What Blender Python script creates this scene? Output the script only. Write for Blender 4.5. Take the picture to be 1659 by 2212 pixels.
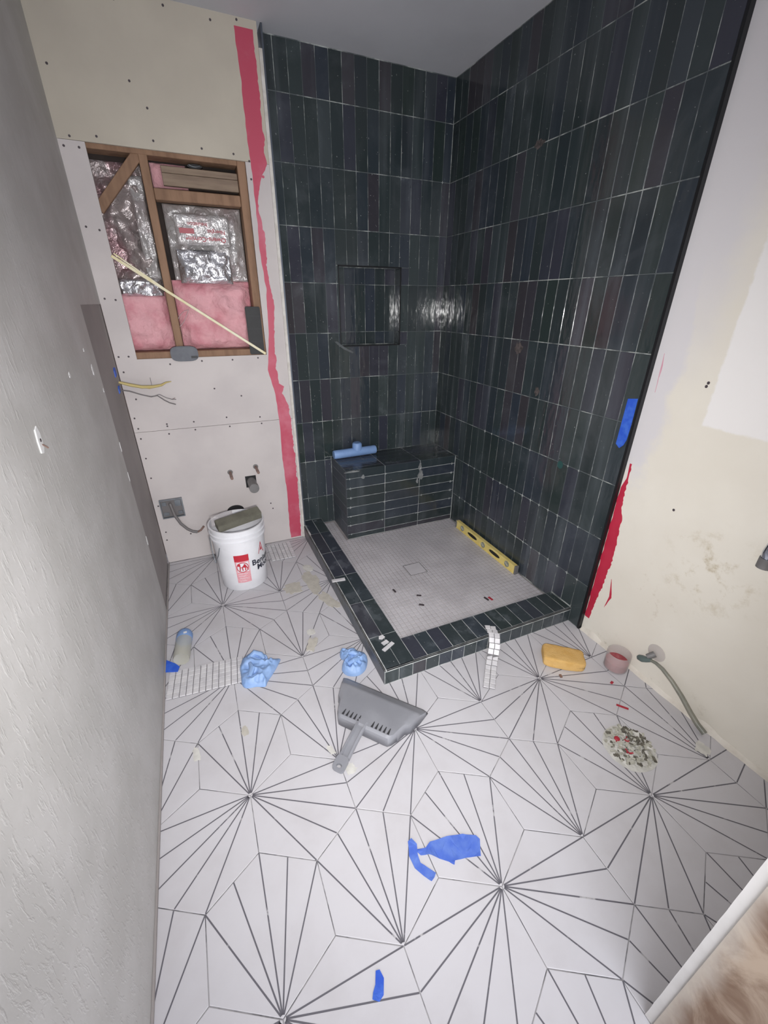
import bpy, bmesh, math, random
from mathutils import Vector, Matrix, noise

for o in list(bpy.data.objects):
    bpy.data.objects.remove(o)
SC = bpy.context.scene
COL = SC.collection
RNG = random.Random(11)

# ------------------------------------------------------------------ camera
CAM_Z = 1.5
ROT = ((0.91621327, -0.40063602, 0.00663563),
       (-0.17308318, -0.41065057, -0.89521412),
       (0.36137995, 0.81905854, -0.44558686))       # rows: right, down, forward
cam_data = bpy.data.cameras.new('camera')
cam = bpy.data.objects.new('camera', cam_data)
COL.objects.link(cam)
r_, d_, f_ = (Vector(v) for v in ROT)
cam.matrix_world = Matrix(((r_.x, -d_.x, -f_.x, 0), (r_.y, -d_.y, -f_.y, 0),
                           (r_.z, -d_.z, -f_.z, CAM_Z), (0, 0, 0, 1)))
cam_data.sensor_fit = 'VERTICAL'
cam_data.sensor_height = 36.0
cam_data.sensor_width = 27.0
cam_data.lens = 906.5 / 2212 * 36.0
cam_data.clip_start = 0.02
SC.camera = cam

# ------------------------------------------------------------------ world, light, exposure
world = bpy.data.worlds.new('world')
SC.world = world
world.use_nodes = True
bg = world.node_tree.nodes['Background']
bg.inputs[0].default_value = (0.86, 0.88, 0.94, 1)
bg.inputs[1].default_value = 3.9

fl = bpy.data.lights.new('phone_flash', 'SPOT')
fl.energy = 128
fl.color = (1.0, 0.985, 0.97)
fl.spot_size = math.radians(131)
fl.spot_blend = 1.0
fl.shadow_soft_size = 0.02
flash = bpy.data.objects.new('phone_flash', fl)
COL.objects.link(flash)
flash.matrix_world = cam.matrix_world @ Matrix.Rotation(math.radians(3), 4, 'X')
flash.location = (0.03, 0.02, 1.41)

SC.view_settings.view_transform = 'Standard'
SC.view_settings.look = 'None'
SC.view_settings.exposure = -0.06
SC.view_settings.gamma = 1.0
SC.view_settings.use_curve_mapping = False


# ------------------------------------------------------------------ material helpers
def s2l(r, g, b):
    def c(v):
        v /= 255.0
        return v / 12.92 if v <= 0.04045 else ((v + 0.055) / 1.055) ** 2.4
    return (c(r), c(g), c(b), 1.0)


class NT:
    def __init__(self, name):
        self.m = bpy.data.materials.new(name)
        self.m.use_nodes = True
        self.t = self.m.node_tree
        self.b = self.t.nodes['Principled BSDF']
        self.geo = self.t.nodes.new('ShaderNodeNewGeometry')
        self.pos = self.geo.outputs['Position']

    def n(self, kind, **kw):
        x = self.t.nodes.new(kind)
        for k, v in kw.items():
            setattr(x, k, v)
        return x

    def link(self, a, b):
        self.t.links.new(a, b)

    def mapping(self, scale=(1, 1, 1), loc=(0, 0, 0), rot=(0, 0, 0), src=None):
        x = self.n('ShaderNodeMapping')
        x.inputs['Scale'].default_value = scale
        x.inputs['Location'].default_value = loc
        x.inputs['Rotation'].default_value = rot
        self.link(src or self.pos, x.inputs['Vector'])
        return x.outputs[0]

    def noise(self, scale=5, detail=4, rough=0.55, vec=None, dist=0.0):
        x = self.n('ShaderNodeTexNoise')
        x.inputs['Scale'].default_value = scale
        x.inputs['Detail'].default_value = detail
        x.inputs['Roughness'].default_value = rough
        x.inputs['Distortion'].default_value = dist
        self.link(vec or self.pos, x.inputs['Vector'])
        return x.outputs['Fac']

    def ramp(self, fac, lo, hi):
        x = self.n('ShaderNodeMapRange')
        x.inputs['From Min'].default_value = lo
        x.inputs['From Max'].default_value = hi
        x.interpolation_type = 'SMOOTHSTEP'
        self.link(fac, x.inputs['Value'])
        return x.outputs['Result']

    def math(self, op, a, b=None):
        x = self.n('ShaderNodeMath', operation=op)
        for i, v in enumerate((a, b)):
            if v is None:
                continue
            if isinstance(v, (int, float)):
                x.inputs[i].default_value = v
            else:
                self.link(v, x.inputs[i])
        return x.outputs[0]

    def mix(self, fac, a, b):
        x = self.n('ShaderNodeMix', data_type='RGBA')
        for sock, v in ((x.inputs['Factor'], fac), (x.inputs['A'], a), (x.inputs['B'], b)):
            if isinstance(v, (int, float, tuple, list)):
                sock.default_value = v
            else:
                self.link(v, sock)
        # RGBA sockets
        ins = [i for i in x.inputs if i.type == 'RGBA']
        for sock, v in zip(ins, (a, b)):
            if isinstance(v, (tuple, list)):
                sock.default_value = v
            else:
                self.link(v, sock)
        return [o for o in x.outputs if o.type == 'RGBA'][0]

    def bump(self, h, strength=0.3, dist=0.002):
        x = self.n('ShaderNodeBump')
        x.inputs['Strength'].default_value = strength
        x.inputs['Distance'].default_value = dist
        self.link(h, x.inputs['Height'])
        self.link(x.outputs[0], self.b.inputs['Normal'])

    def set(self, **kw):
        for k, v in kw.items():
            s = self.b.inputs[k.replace('_', ' ')]
            if isinstance(v, (int, float, tuple)):
                s.default_value = v
            else:
                self.link(v, s)
        return self.m

    def col(self, v):
        s = self.b.inputs['Base Color']
        if isinstance(v, tuple):
            s.default_value = v
        else:
            self.link(v, s)

    def sep(self):
        x = self.n('ShaderNodeSeparateXYZ')
        self.link(self.pos, x.inputs[0])
        return x.outputs


def mat(name, rgb, rough=0.6, rgb2=None, scale=6, lo=0.35, hi=0.7, detail=5, bump=None, metal=0.0, vec=None, **kw):
    t = NT(name)
    a = s2l(*rgb)
    v = t.mapping(vec) if vec else None
    if rgb2:
        t.col(t.mix(t.ramp(t.noise(scale, detail, vec=v), lo, hi), a, s2l(*rgb2)))
    else:
        t.col(a)
    if bump:
        t.bump(t.noise(bump[0], 4, vec=v), bump[1], bump[2] if len(bump) > 2 else 0.002)
    t.set(Roughness=rough, Metallic=metal, **kw)
    return t.m


# --- dark glazed wall tile: tint differs per tile, cement dust and tall blue-grey streaks over it
def glaze(name, dust):
    t = NT(name)
    oi = t.n('ShaderNodeObjectInfo')
    cr = t.n('ShaderNodeValToRGB')
    e = cr.color_ramp.elements
    e[0].position, e[0].color = 0.0, s2l(44, 51, 53)
    e[1].position, e[1].color = 1.0, s2l(58, 55, 58)
    for p, c in ((0.3, (51, 60, 61)), (0.5, (48, 54, 64)), (0.7, (44, 54, 52)), (0.85, (54, 56, 67))):
        k = e.new(p)
        k.color = s2l(*c)
    t.link(oi.outputs['Random'], cr.inputs[0])
    clouds = t.ramp(t.noise(3.2, 6, 0.62, dist=0.6), 0.48, 0.85)
    streaks = t.ramp(t.noise(9, 4, 0.55, vec=t.mapping((1, 1, 0.10))), 0.5, 0.8)
    spots = t.ramp(t.noise(95, 2, 0.5), 0.735, 0.76)
    f = t.math('MULTIPLY', t.math('ADD', t.math('MULTIPLY', clouds, 0.5), t.math('MULTIPLY', streaks, 0.5)), dust)
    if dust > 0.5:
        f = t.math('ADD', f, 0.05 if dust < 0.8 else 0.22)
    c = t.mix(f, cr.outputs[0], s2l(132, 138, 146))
    c = t.mix(t.math('MULTIPLY', spots, 0.55), c, s2l(180, 182, 180))
    t.col(c)
    ro = t.math('ADD', t.math('MULTIPLY', f, 1.1), 0.10)
    ro = t.math('MINIMUM', ro, 0.8)
    t.set(Roughness=ro)
    t.bump(t.noise(30, 2, 0.5, vec=t.mapping((1, 1, 0.4))), 0.30, 0.004)
    return t.m


M = {}
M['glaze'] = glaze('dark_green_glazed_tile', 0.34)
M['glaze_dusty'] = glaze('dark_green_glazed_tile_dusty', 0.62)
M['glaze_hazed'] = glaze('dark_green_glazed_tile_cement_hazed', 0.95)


def grout():
    t = NT('pale_joint_filler')
    n1 = t.ramp(t.noise(9, 5, 0.65), 0.46, 0.68)
    t.col(t.mix(n1, s2l(84, 90, 92), s2l(178, 182, 178)))
    t.set(Roughness=0.9)
    return t.m


M['grout'] = grout()
M['grout_white'] = mat('white_joint_filler', (150, 154, 154), 0.9, (206, 208, 206), 12, 0.4, 0.62)


M['glaze_smear'] = mat('grey_cement_smear', (92, 96, 98), 0.9, (74, 78, 80), 30)
M['bench_smear'] = mat('grey_thinset_smear', (128, 130, 130), 0.95, (104, 107, 108), 40)
M['teal_dab'] = mat('teal_dab', (38, 76, 74), 0.6)


def hexwhite():
    t = NT('matte_white_floor_tile')
    n1 = t.ramp(t.noise(3.5, 6, 0.6), 0.4, 0.75)
    c = t.mix(n1, s2l(201, 199, 203), s2l(192, 189, 192))
    n2 = t.ramp(t.noise(40, 3, 0.6), 0.72, 0.8)
    c = t.mix(n2, c, s2l(214, 210, 204))
    t.col(c)
    t.set(Roughness=0.5)
    return t.m


def hexline():
    t = NT('grey_inlaid_line')
    n1 = t.ramp(t.noise(11, 4, 0.7), 0.60, 0.68)
    t.col(t.mix(n1, s2l(98, 96, 103), s2l(178, 176, 178)))
    t.set(Roughness=0.6)
    return t.m


def hexjoint():
    t = NT('floor_joint')
    n1 = t.ramp(t.noise(7, 4, 0.7), 0.40, 0.55)
    t.col(t.mix(n1, s2l(90, 89, 93), s2l(152, 150, 152)))
    t.set(Roughness=0.9)
    return t.m


M['hexwhite'], M['hexline'], M['hexjoint'] = hexwhite(), hexline(), hexjoint()
M['mosaic'] = mat('pale_grey_mosaic', (204, 200, 204), 0.45, (188, 184, 188), 6)
M['mosaic_joint'] = mat('mosaic_joint', (150, 144, 144), 0.9, (176, 170, 170), 8)
M['mosaic_white'] = mat('white_mosaic', (214, 212, 214), 0.4, (198, 196, 200), 20)
M['mesh_backing'] = mat('mosaic_mesh_backing', (118, 116, 118), 0.9)


def plaster():
    t = NT('grey_textured_plaster')
    v = t.mapping((1, 1, 0.30), rot=(0.25, 0, 0))
    n1 = t.noise(5, 5, 0.6)
    c = t.mix(t.ramp(n1, 0.35, 0.7), s2l(184, 182, 179), s2l(196, 194, 192))
    t.col(c)
    big = t.ramp(t.noise(78, 4, 0.6, vec=v, dist=0.35), 0.52, 0.68)
    fine = t.noise(120, 3, 0.6)
    t.bump(t.math('ADD', big, t.math('MULTIPLY', fine, 0.15)), 0.20, 0.003)
    t.set(Roughness=0.62)
    return t.m


M['plaster'] = plaster()
M['bare_left'] = mat('bare_grey_board', (160, 154, 152), 0.85, (150, 144, 142), 3)
M['board_beige'] = mat('beige_board', (198, 190, 175), 0.85, (188, 180, 166), 2.5, bump=(60, 0.05))
M['board_pale'] = mat('pale_board', (204, 197, 195), 0.85, (194, 187, 186), 3.0, bump=(60, 0.05))
M['board_core'] = mat('board_core', (214, 210, 204), 0.9, (196, 190, 182), 25)
M['ceiling'] = mat('grey_ceiling', (202, 203, 208), 0.9, (194, 195, 200), 2.0)
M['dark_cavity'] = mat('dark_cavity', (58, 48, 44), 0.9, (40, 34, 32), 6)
M['black'] = mat('black_plastic', (17, 17, 19), 0.55, (26, 26, 28), 30)
M['red_membrane'] = mat('red_waterproofing', (190, 74, 97), 0.45, (200, 108, 126), 7, 0.45, 0.75, bump=(40, 0.2))
M['red_faint'] = mat('thin_red_waterproofing', (206, 150, 166), 0.5, (212, 176, 186), 20)
M['red_bright'] = mat('red_waterproofing_thick', (190, 44, 70), 0.4, (180, 36, 62), 9, bump=(40, 0.2))
M['wood'] = mat('stud_timber', (150, 118, 94), 0.75, (124, 95, 74), 5, vec=(4, 4, 1), bump=(30, 0.15))
M['wood_grey'] = mat('weathered_plank', (148, 130, 112), 0.8, (126, 108, 94), 5, vec=(1, 1, 9), bump=(30, 0.15))
M['lath'] = mat('pale_lath_timber', (226, 214, 166), 0.6, (236, 230, 206), 14)
M['pink_wool'] = mat('pink_glass_wool', (226, 172, 178), 1.0, (206, 134, 144), 9, 0.4, 0.75, bump=(45, 0.9, 0.01))


def film(name, a, b, metal=0.75, rough=0.22):
    t = NT(name)
    t.col(t.mix(t.ramp(t.noise(7, 5, 0.6), 0.45, 0.7), s2l(*a), s2l(*b)))
    t.bump(t.noise(22, 4, 0.6, dist=1.4), 0.85, 0.012)
    t.set(Roughness=rough, Metallic=metal)
    return t.m


M['foil'] = film('silver_plastic_facing', (196, 193, 192), (176, 164, 164), 0.4, 0.14)
M['foil_pink'] = film('pink_tinted_plastic_facing', (172, 162, 160), (164, 132, 136), 0.45, 0.14)
M['foil_bright'] = film('bright_foil', (226, 226, 230), (206, 206, 212), 0.85, 0.2)
M['white_plastic'] = mat('white_bucket_plastic', (232, 232, 236), 0.35, (222, 222, 226), 8)
M['white_paint'] = mat('white_paint', (226, 226, 226), 0.6)
M['jamb_white'] = mat('off_white_jamb_paint', (196, 193, 190), 0.6, (186, 183, 180), 12)
M['steel'] = mat('galvanised_steel', (140, 145, 150), 0.4, (116, 122, 128), 20, metal=0.7)
M['grey_pipe'] = mat('grey_plastic_pipe', (122, 120, 120), 0.5, (104, 102, 102), 10)
M['block_grey'] = mat('blue_grey_plastic', (92, 95, 103), 0.6, (102, 105, 112), 20)
M['grey_cable'] = mat('grey_cable', (112, 108, 108), 0.5)
M['copper'] = mat('dull_copper', (146, 120, 110), 0.5, (122, 100, 92), 30, metal=0.5)
M['yellow_cable'] = mat('yellow_cable', (190, 172, 112), 0.5)
M['blue_tape'] = mat('blue_masking_tape', (38, 84, 196), 0.55, (62, 108, 206), 30, bump=(120, 0.2))
M['blue_tape_faded'] = mat('blue_masking_tape_faded', (72, 104, 196), 0.55, (98, 128, 204), 20, bump=(60, 0.3))
M['glove'] = mat('light_blue_nitrile', (146, 176, 220), 0.5, (128, 160, 208), 20, bump=(40, 0.5, 0.004))
M['blue_foam'] = mat('blue_plastic', (134, 166, 214), 0.5, (122, 154, 204), 12)
M['dustpan'] = mat('grey_dustpan_plastic', (134, 135, 141), 0.36, (146, 147, 153), 8)
M['dustpan_dark'] = mat('dark_slot', (52, 52, 55), 0.6)
M['float'] = mat('grey_green_rubber', (112, 110, 98), 0.9, (96, 94, 84), 14, bump=(80, 0.4))
M['sponge'] = mat('yellow_sponge', (218, 178, 112), 0.95, (208, 164, 94), 18, bump=(160, 0.8, 0.003))
M['level'] = mat('yellow_level_paint', (234, 214, 138), 0.45, (224, 202, 118), 18)
M['vial'] = mat('vial_housing', (150, 152, 138), 0.3, (126, 130, 120), 40)
M['chrome'] = mat('chrome', (190, 196, 206), 0.15, metal=1.0)
M['label_red'] = mat('label_red', (190, 40, 56), 0.5)
M['label_pink'] = mat('label_pale_red', (222, 150, 158), 0.5, (232, 178, 184), 120)
M['label_ink'] = mat('label_dark_ink', (34, 38, 54), 0.5)
M['film_red'] = mat('faded_red_print', (176, 88, 96), 0.5)
M['black_trim'] = mat('black_edge_profile', (28, 29, 32), 0.4, metal=0.3)
M['metal_trim'] = mat('grey_metal_profile', (92, 98, 108), 0.4, metal=0.6)
M['thinset'] = mat('dried_thinset', (196, 191, 181), 0.95, (184, 179, 169), 30, bump=(90, 0.6))
M['thinset_white'] = mat('white_thinset', (212, 210, 204), 0.95, (196, 194, 188), 30, bump=(90, 0.6))
M['spacer'] = mat('pale_spacer_plastic', (178, 182, 180), 0.6)
M['caulk'] = mat('white_caulk', (224, 218, 208), 0.7, (206, 198, 186), 14, bump=(40, 0.5))
M['debris_dark'] = mat('dark_debris', (84, 80, 72), 0.8, (120, 116, 104), 60)
M['debris_pale'] = mat('pale_debris', (190, 188, 176), 0.7, (160, 158, 146), 60)
M['green_end'] = mat('grey_green_rubber_end', (92, 106, 104), 0.4)
M['hose'] = mat('grey_bar', (136, 134, 122), 0.4, (116, 118, 110), 10)
M['dark_bit'] = mat('dark_chip', (70, 62, 66), 0.6)
M['red_bit'] = mat('red_chip', (168, 40, 56), 0.6)
M['rough_hole'] = mat('torn_cement_hole', (92, 84, 82), 0.95, (50, 46, 46), 60, bump=(120, 0.9))


def clear(name, rgb, alpha, rough=0.12):
    t = NT(name)
    t.col(s2l(*rgb))
    t.set(Roughness=rough, Alpha=alpha)
    return t.m


M['clear_plastic'] = clear('clear_plastic', (214, 206, 206), 0.28)
M['clear_bottle'] = clear('cloudy_clear_plastic', (198, 196, 184), 0.62)
M['red_content'] = mat('red_liquid', (150, 58, 66), 0.25, (172, 84, 90), 24)


def cream_wall():
    t = NT('cream_painted_wall')
    x, y, z = t.sep()
    wob = t.math('MULTIPLY', t.math('SUBTRACT', t.noise(6, 5, 0.6), 0.5), 0.16)
    c = t.mix(t.ramp(t.noise(2.2, 4), 0.35, 0.7), s2l(230, 225, 214), s2l(223, 217, 205))
    # grey-lilac primer brushed beside the tile edge
    yy = t.math('ADD', y, wob)
    low = t.math('ADD', t.ramp(t.math('ADD', z, t.math('MULTIPLY', wob, 2)), 0.75, 0.9), 0)
    strip = t.math('MULTIPLY', t.ramp(yy, 1.00, 1.05), low)
    wide = t.math('MULTIPLY', t.ramp(yy, 0.86, 1.0), t.ramp(t.math('ADD', z, wob), 1.15, 1.7))
    c = t.mix(t.math('MULTIPLY', t.math('MAXIMUM', strip, wide), 0.85), c, s2l(212, 209, 213))
    # white roller patch
    wob2 = t.math('MULTIPLY', t.math('SUBTRACT', t.noise(30, 3, 0.6), 0.5), 0.02)
    pa = t.ramp(t.math('ADD', y, wob2), 0.895, 0.885)
    pb = t.ramp(t.math('ADD', z, wob2), 1.115, 1.125)
    c = t.mix(t.math('MULTIPLY', pa, pb), c, s2l(234, 231, 229))
    # yellow-brown water marks
    d1 = t.n('ShaderNodeVectorMath', operation='DISTANCE')
    d1.inputs[1].default_value = (1.617, 0.69, 0.62)
    t.link(t.pos, d1.inputs[0])
    blot = t.math('MULTIPLY', t.ramp(d1.outputs['Value'], 0.24, 0.03), t.ramp(t.noise(13, 6, 0.7), 0.5, 0.72))
    c = t.mix(t.math('MULTIPLY', blot, 0.8), c, s2l(176, 160, 126))
    d2 = t.n('ShaderNodeVectorMath', operation='DISTANCE')
    d2.inputs[1].default_value = (1.617, 0.84, 0.40)
    t.link(t.pos, d2.inputs[0])
    blot2 = t.math('MULTIPLY', t.ramp(d2.outputs['Value'], 0.2, 0.03), t.ramp(t.noise(24, 6, 0.7), 0.56, 0.76))
    c = t.mix(t.math('MULTIPLY', blot2, 0.55), c, s2l(168, 148, 120))
    base = t.math('MULTIPLY', t.ramp(z, 0.14, 0.02), t.ramp(t.noise(16, 5, 0.7), 0.56, 0.76))
    c = t.mix(t.math('MULTIPLY', base, 0.6), c, s2l(160, 146, 124))
    t.col(c)
    t.bump(t.noise(70, 4, 0.6), 0.06, 0.002)
    t.set(Roughness=0.75)
    return t.m


M['cream'] = cream_wall()


def jamb_wood():
    t = NT('brown_stained_jamb')
    n1 = t.ramp(t.noise(9, 6, 0.65, vec=t.mapping((1, 1.2, 0.8)), dist=0.6), 0.38, 0.66)
    c = t.mix(n1, s2l(104, 80, 62), s2l(158, 140, 122))
    y = t.sep()[1]
    pale = t.ramp(t.math('ADD', y, t.math('MULTIPLY', t.noise(12, 5), 0.05)), 0.045, 0.085)
    c = t.mix(t.math('MULTIPLY', pale, 0.75), c, s2l(176, 168, 158))
    t.col(c)
    t.set(Roughness=0.6)
    return t.m


M['jamb_wood'] = jamb_wood()


# ------------------------------------------------------------------ object helpers
def add(name, me, parent=None):
    o = bpy.data.objects.new(name, me)
    COL.objects.link(o)
    if parent:
        o.parent = parent
        if parent.type == 'EMPTY':
            o.matrix_parent_inverse = Matrix.Translation(parent.location).inverted()
        elif parent.parent and parent.parent.type == 'EMPTY':
            o.matrix_parent_inverse = Matrix.Identity(4)
    return o


def mesh(name, V, F, m, smooth=False, mi=None):
    me = bpy.data.meshes.new(name)
    me.from_pydata([tuple(v) for v in V], [], F)
    for x in (m if isinstance(m, (list, tuple)) else [m]):
        me.materials.append(x)
    if mi:
        for p, i in zip(me.polygons, mi):
            p.material_index = i
    if smooth:
        me.polygons.foreach_set('use_smooth', [True] * len(me.polygons))
    me.update()
    return me


def fix(me):
    bm = bmesh.new()
    bm.from_mesh(me)
    bmesh.ops.recalc_face_normals(bm, faces=bm.faces)
    bm.to_mesh(me)
    bm.free()
    return me


def obj(name, V, F, m, parent=None, smooth=False, mi=None, autofix=True):
    me = mesh(name, V, F, m, smooth, mi)
    if autofix:
        fix(me)
    return add(name, me, parent)


def tag(o, label, cat, group=None):
    o['label'] = label
    o['category'] = cat
    if group:
        o['group'] = group
    return o


def structure(o):
    o['kind'] = 'structure'
    return o


def thing(name, label, cat, loc, group=None):
    o = bpy.data.objects.new(name, None)
    o.empty_display_size = 0.05
    COL.objects.link(o)
    o.location = loc
    return tag(o, label, cat, group)


class MB:
    """collects shapes into one mesh"""
    def __init__(self):
        self.V, self.F, self.I = [], [], []

    def poly(self, vs, fs, i=0):
        n = len(self.V)
        self.V += [Vector(v) for v in vs]
        self.F += [tuple(k + n for k in f) for f in fs]
        self.I += [i] * len(fs)

    def box(self, x0, x1, y0, y1, z0, z1, i=0, T=None):
        vs = [Vector((x, y, z)) for z in (z0, z1) for y in (y0, y1) for x in (x0, x1)]
        if T:
            vs = [T @ v for v in vs]
        self.poly(vs, [(0, 2, 3, 1), (4, 5, 7, 6), (0, 1, 5, 4), (2, 6, 7, 3), (0, 4, 6, 2), (1, 3, 7, 5)], i)

    def tube(self, pts, rad, seg=10, cap=True, i=0):
        pts = [Vector(p) for p in pts]
        rads = rad if isinstance(rad, (list, tuple)) else [rad] * len(pts)
        rings = []
        up = None
        for k, p in enumerate(pts):
            a = pts[max(k - 1, 0)]
            b = pts[min(k + 1, len(pts) - 1)]
            d = (b - a).normalized()
            if up is None:
                up = d.orthogonal().normalized()
            up = (up - d * up.dot(d)).normalized()
            w = d.cross(up)
            rings.append([p + (up * math.cos(2 * math.pi * s / seg) + w * math.sin(2 * math.pi * s / seg)) * rads[k] for s in range(seg)])
        vs = [v for r in rings for v in r]
        fs = []
        for k in range(len(pts) - 1):
            for s in range(seg):
                t = (s + 1) % seg
                fs.append((k * seg + s, k * seg + t, (k + 1) * seg + t, (k + 1) * seg + s))
        if cap:
            fs.append(tuple(range(seg))[::-1])
            fs.append(tuple((len(pts) - 1) * seg + s for s in range(seg)))
        self.poly(vs, fs, i)

    def lathe(self, prof, c, axis='Z', seg=40, i=0, closed=False):
        vs, fs = [], []
        for (r, h) in prof:
            for s in range(seg):
                a = 2 * math.pi * s / seg
                u, v = r * math.cos(a), r * math.sin(a)
                if axis == 'Z':
                    p = (u, v, h)
                elif axis == 'Y':
                    p = (u, h, v)
                else:
                    p = (h, u, v)
                vs.append(Vector(c) + Vector(p))
        n = len(prof)
        for k in range(n if closed else n - 1):
            k2 = (k + 1) % n
            for s in range(seg):
                t = (s + 1) % seg
                fs.append((k * seg + s, k * seg + t, k2 * seg + t, k2 * seg + s))
        if not closed:
            if prof[0][0] > 1e-6:
                fs.append(tuple(range(seg))[::-1])
            if prof[-1][0] > 1e-6:
                fs.append(tuple((n - 1) * seg + s for s in range(seg)))
        self.poly(vs, fs, i)

    def prism(self, poly, fn, d0, d1, i=0):
        """poly: list of (u,v); fn(u,v,d)->point; solid between depths d0 and d1"""
        n = len(poly)
        vs = [fn(u, v, d0) for u, v in poly] + [fn(u, v, d1) for u, v in poly]
        fs = [tuple(range(n))[::-1], tuple(range(n, 2 * n))]
        fs += [(k, (k + 1) % n, n + (k + 1) % n, n + k) for k in range(n)]
        self.poly(vs, fs, i)

    def build(self, name, m, parent=None, smooth=False):
        me = mesh(name, self.V, self.F, m, smooth, self.I if isinstance(m, (list, tuple)) else None)
        fix(me)
        if smooth:
            try:
                me.set_sharp_from_angle(angle=math.radians(40))
            except Exception:
                pass
        return add(name, me, parent)


def bevel(o, w, seg=2):
    bm = bmesh.new()
    bm.from_mesh(o.data)
    bmesh.ops.remove_doubles(bm, verts=bm.verts, dist=1e-6)
    bmesh.ops.bevel(bm, geom=list(bm.edges), offset=w, segments=seg, affect='EDGES', clamp_overlap=True)
    bm.to_mesh(o.data)
    bm.free()
    return o


# tile blanks: local x = width, y = height, +z = face; shared between alike tiles
_blank = {}


def blank(w, h, t, m, ch):
    key = (round(w, 4), round(h, 4), round(t, 4), m.name, ch)
    if key not in _blank:
        a, b = w / 2, h / 2
        V = [(-a, -b, -t), (a, -b, -t), (a, b, -t), (-a, b, -t),
             (-a, -b, -ch), (a, -b, -ch), (a, b, -ch), (-a, b, -ch),
             (-a + ch, -b + ch, 0), (a - ch, -b + ch, 0), (a - ch, b - ch, 0), (-a + ch, b - ch, 0)]
        F = [(3, 2, 1, 0), (8, 9, 10, 11)]
        for k in range(4):
            j = (k + 1) % 4
            F += [(k, j, 4 + j, 4 + k), (4 + k, 4 + j, 8 + j, 8 + k)]
        _blank[key] = mesh('tile_blank', V, F, m)
    return _blank[key]


def place_tile(name, w, h, c, u, v, m, parent, t=0.008, ch=0.0012, tilt=0.0012, proud=0.0004):
    o = add(name, blank(w, h, t, m, ch), parent)
    u, v = Vector(u), Vector(v)
    n = u.cross(v)
    R = Matrix((u, v, n)).transposed()
    R = R @ (Matrix.Rotation(RNG.gauss(0, tilt), 3, 'X') @ Matrix.Rotation(RNG.gauss(0, tilt), 3, 'Y'))
    o.matrix_basis = Matrix.Translation(Vector(c) + n * RNG.uniform(-proud, proud)) @ R.to_4x4()
    return o


# ------------------------------------------------------------------ room measures
XL, XR = -0.348, 1.617          # painted side walls
YB = 2.62                        # painted back wall
YT, XT = 2.69, 1.600             # faces of the shower tiling
ZC = 2.605
YN = -0.45                       # where the modelled room stops behind the camera
GAP = 0.0022
GAPR = 0.0036                    # wider level joints between tile courses
TW, TH = 0.0676, 0.269
ROWS = [0.257 + TH * k for k in range(9)]      # 0.257 ... 2.409

# ------------------------------------------------------------------ floor
HW = 0.314
HR = HW / math.sqrt(3)
FX0, FX1, FY0, FY1 = XL, XR, -0.30, YB
g = MB()
g.box(XL - 0.1, XR + 0.1, YN, YB + 0.2, -0.05, -0.0012)
floor = structure(g.build('floor', M['hexjoint']))


def clip(poly, x0, x1, y0, y1):
    def cut(p, f, inter):
        out = []
        for k in range(len(p)):
            a, b = p[k], p[(k + 1) % len(p)]
            if f(a):
                out.append(a)
                if not f(b):
                    out.append(inter(a, b))
            elif f(b):
                out.append(inter(a, b))
        return out

    def ix(c):
        return lambda a, b: (c, a[1] + (b[1] - a[1]) * (c - a[0]) / (b[0] - a[0]))

    def iy(c):
        return lambda a, b: (a[0] + (b[0] - a[0]) * (c - a[1]) / (b[1] - a[1]), c)
    for f, i in ((lambda p: p[0] >= x0, ix(x0)), (lambda p: p[0] <= x1, ix(x1)), (lambda p: p[1] >= y0, iy(y0)), (lambda p: p[1] <= y1, iy(y1))):
        if poly:
            poly = cut(poly, f, i)
    return poly


hexcache = {}


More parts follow.
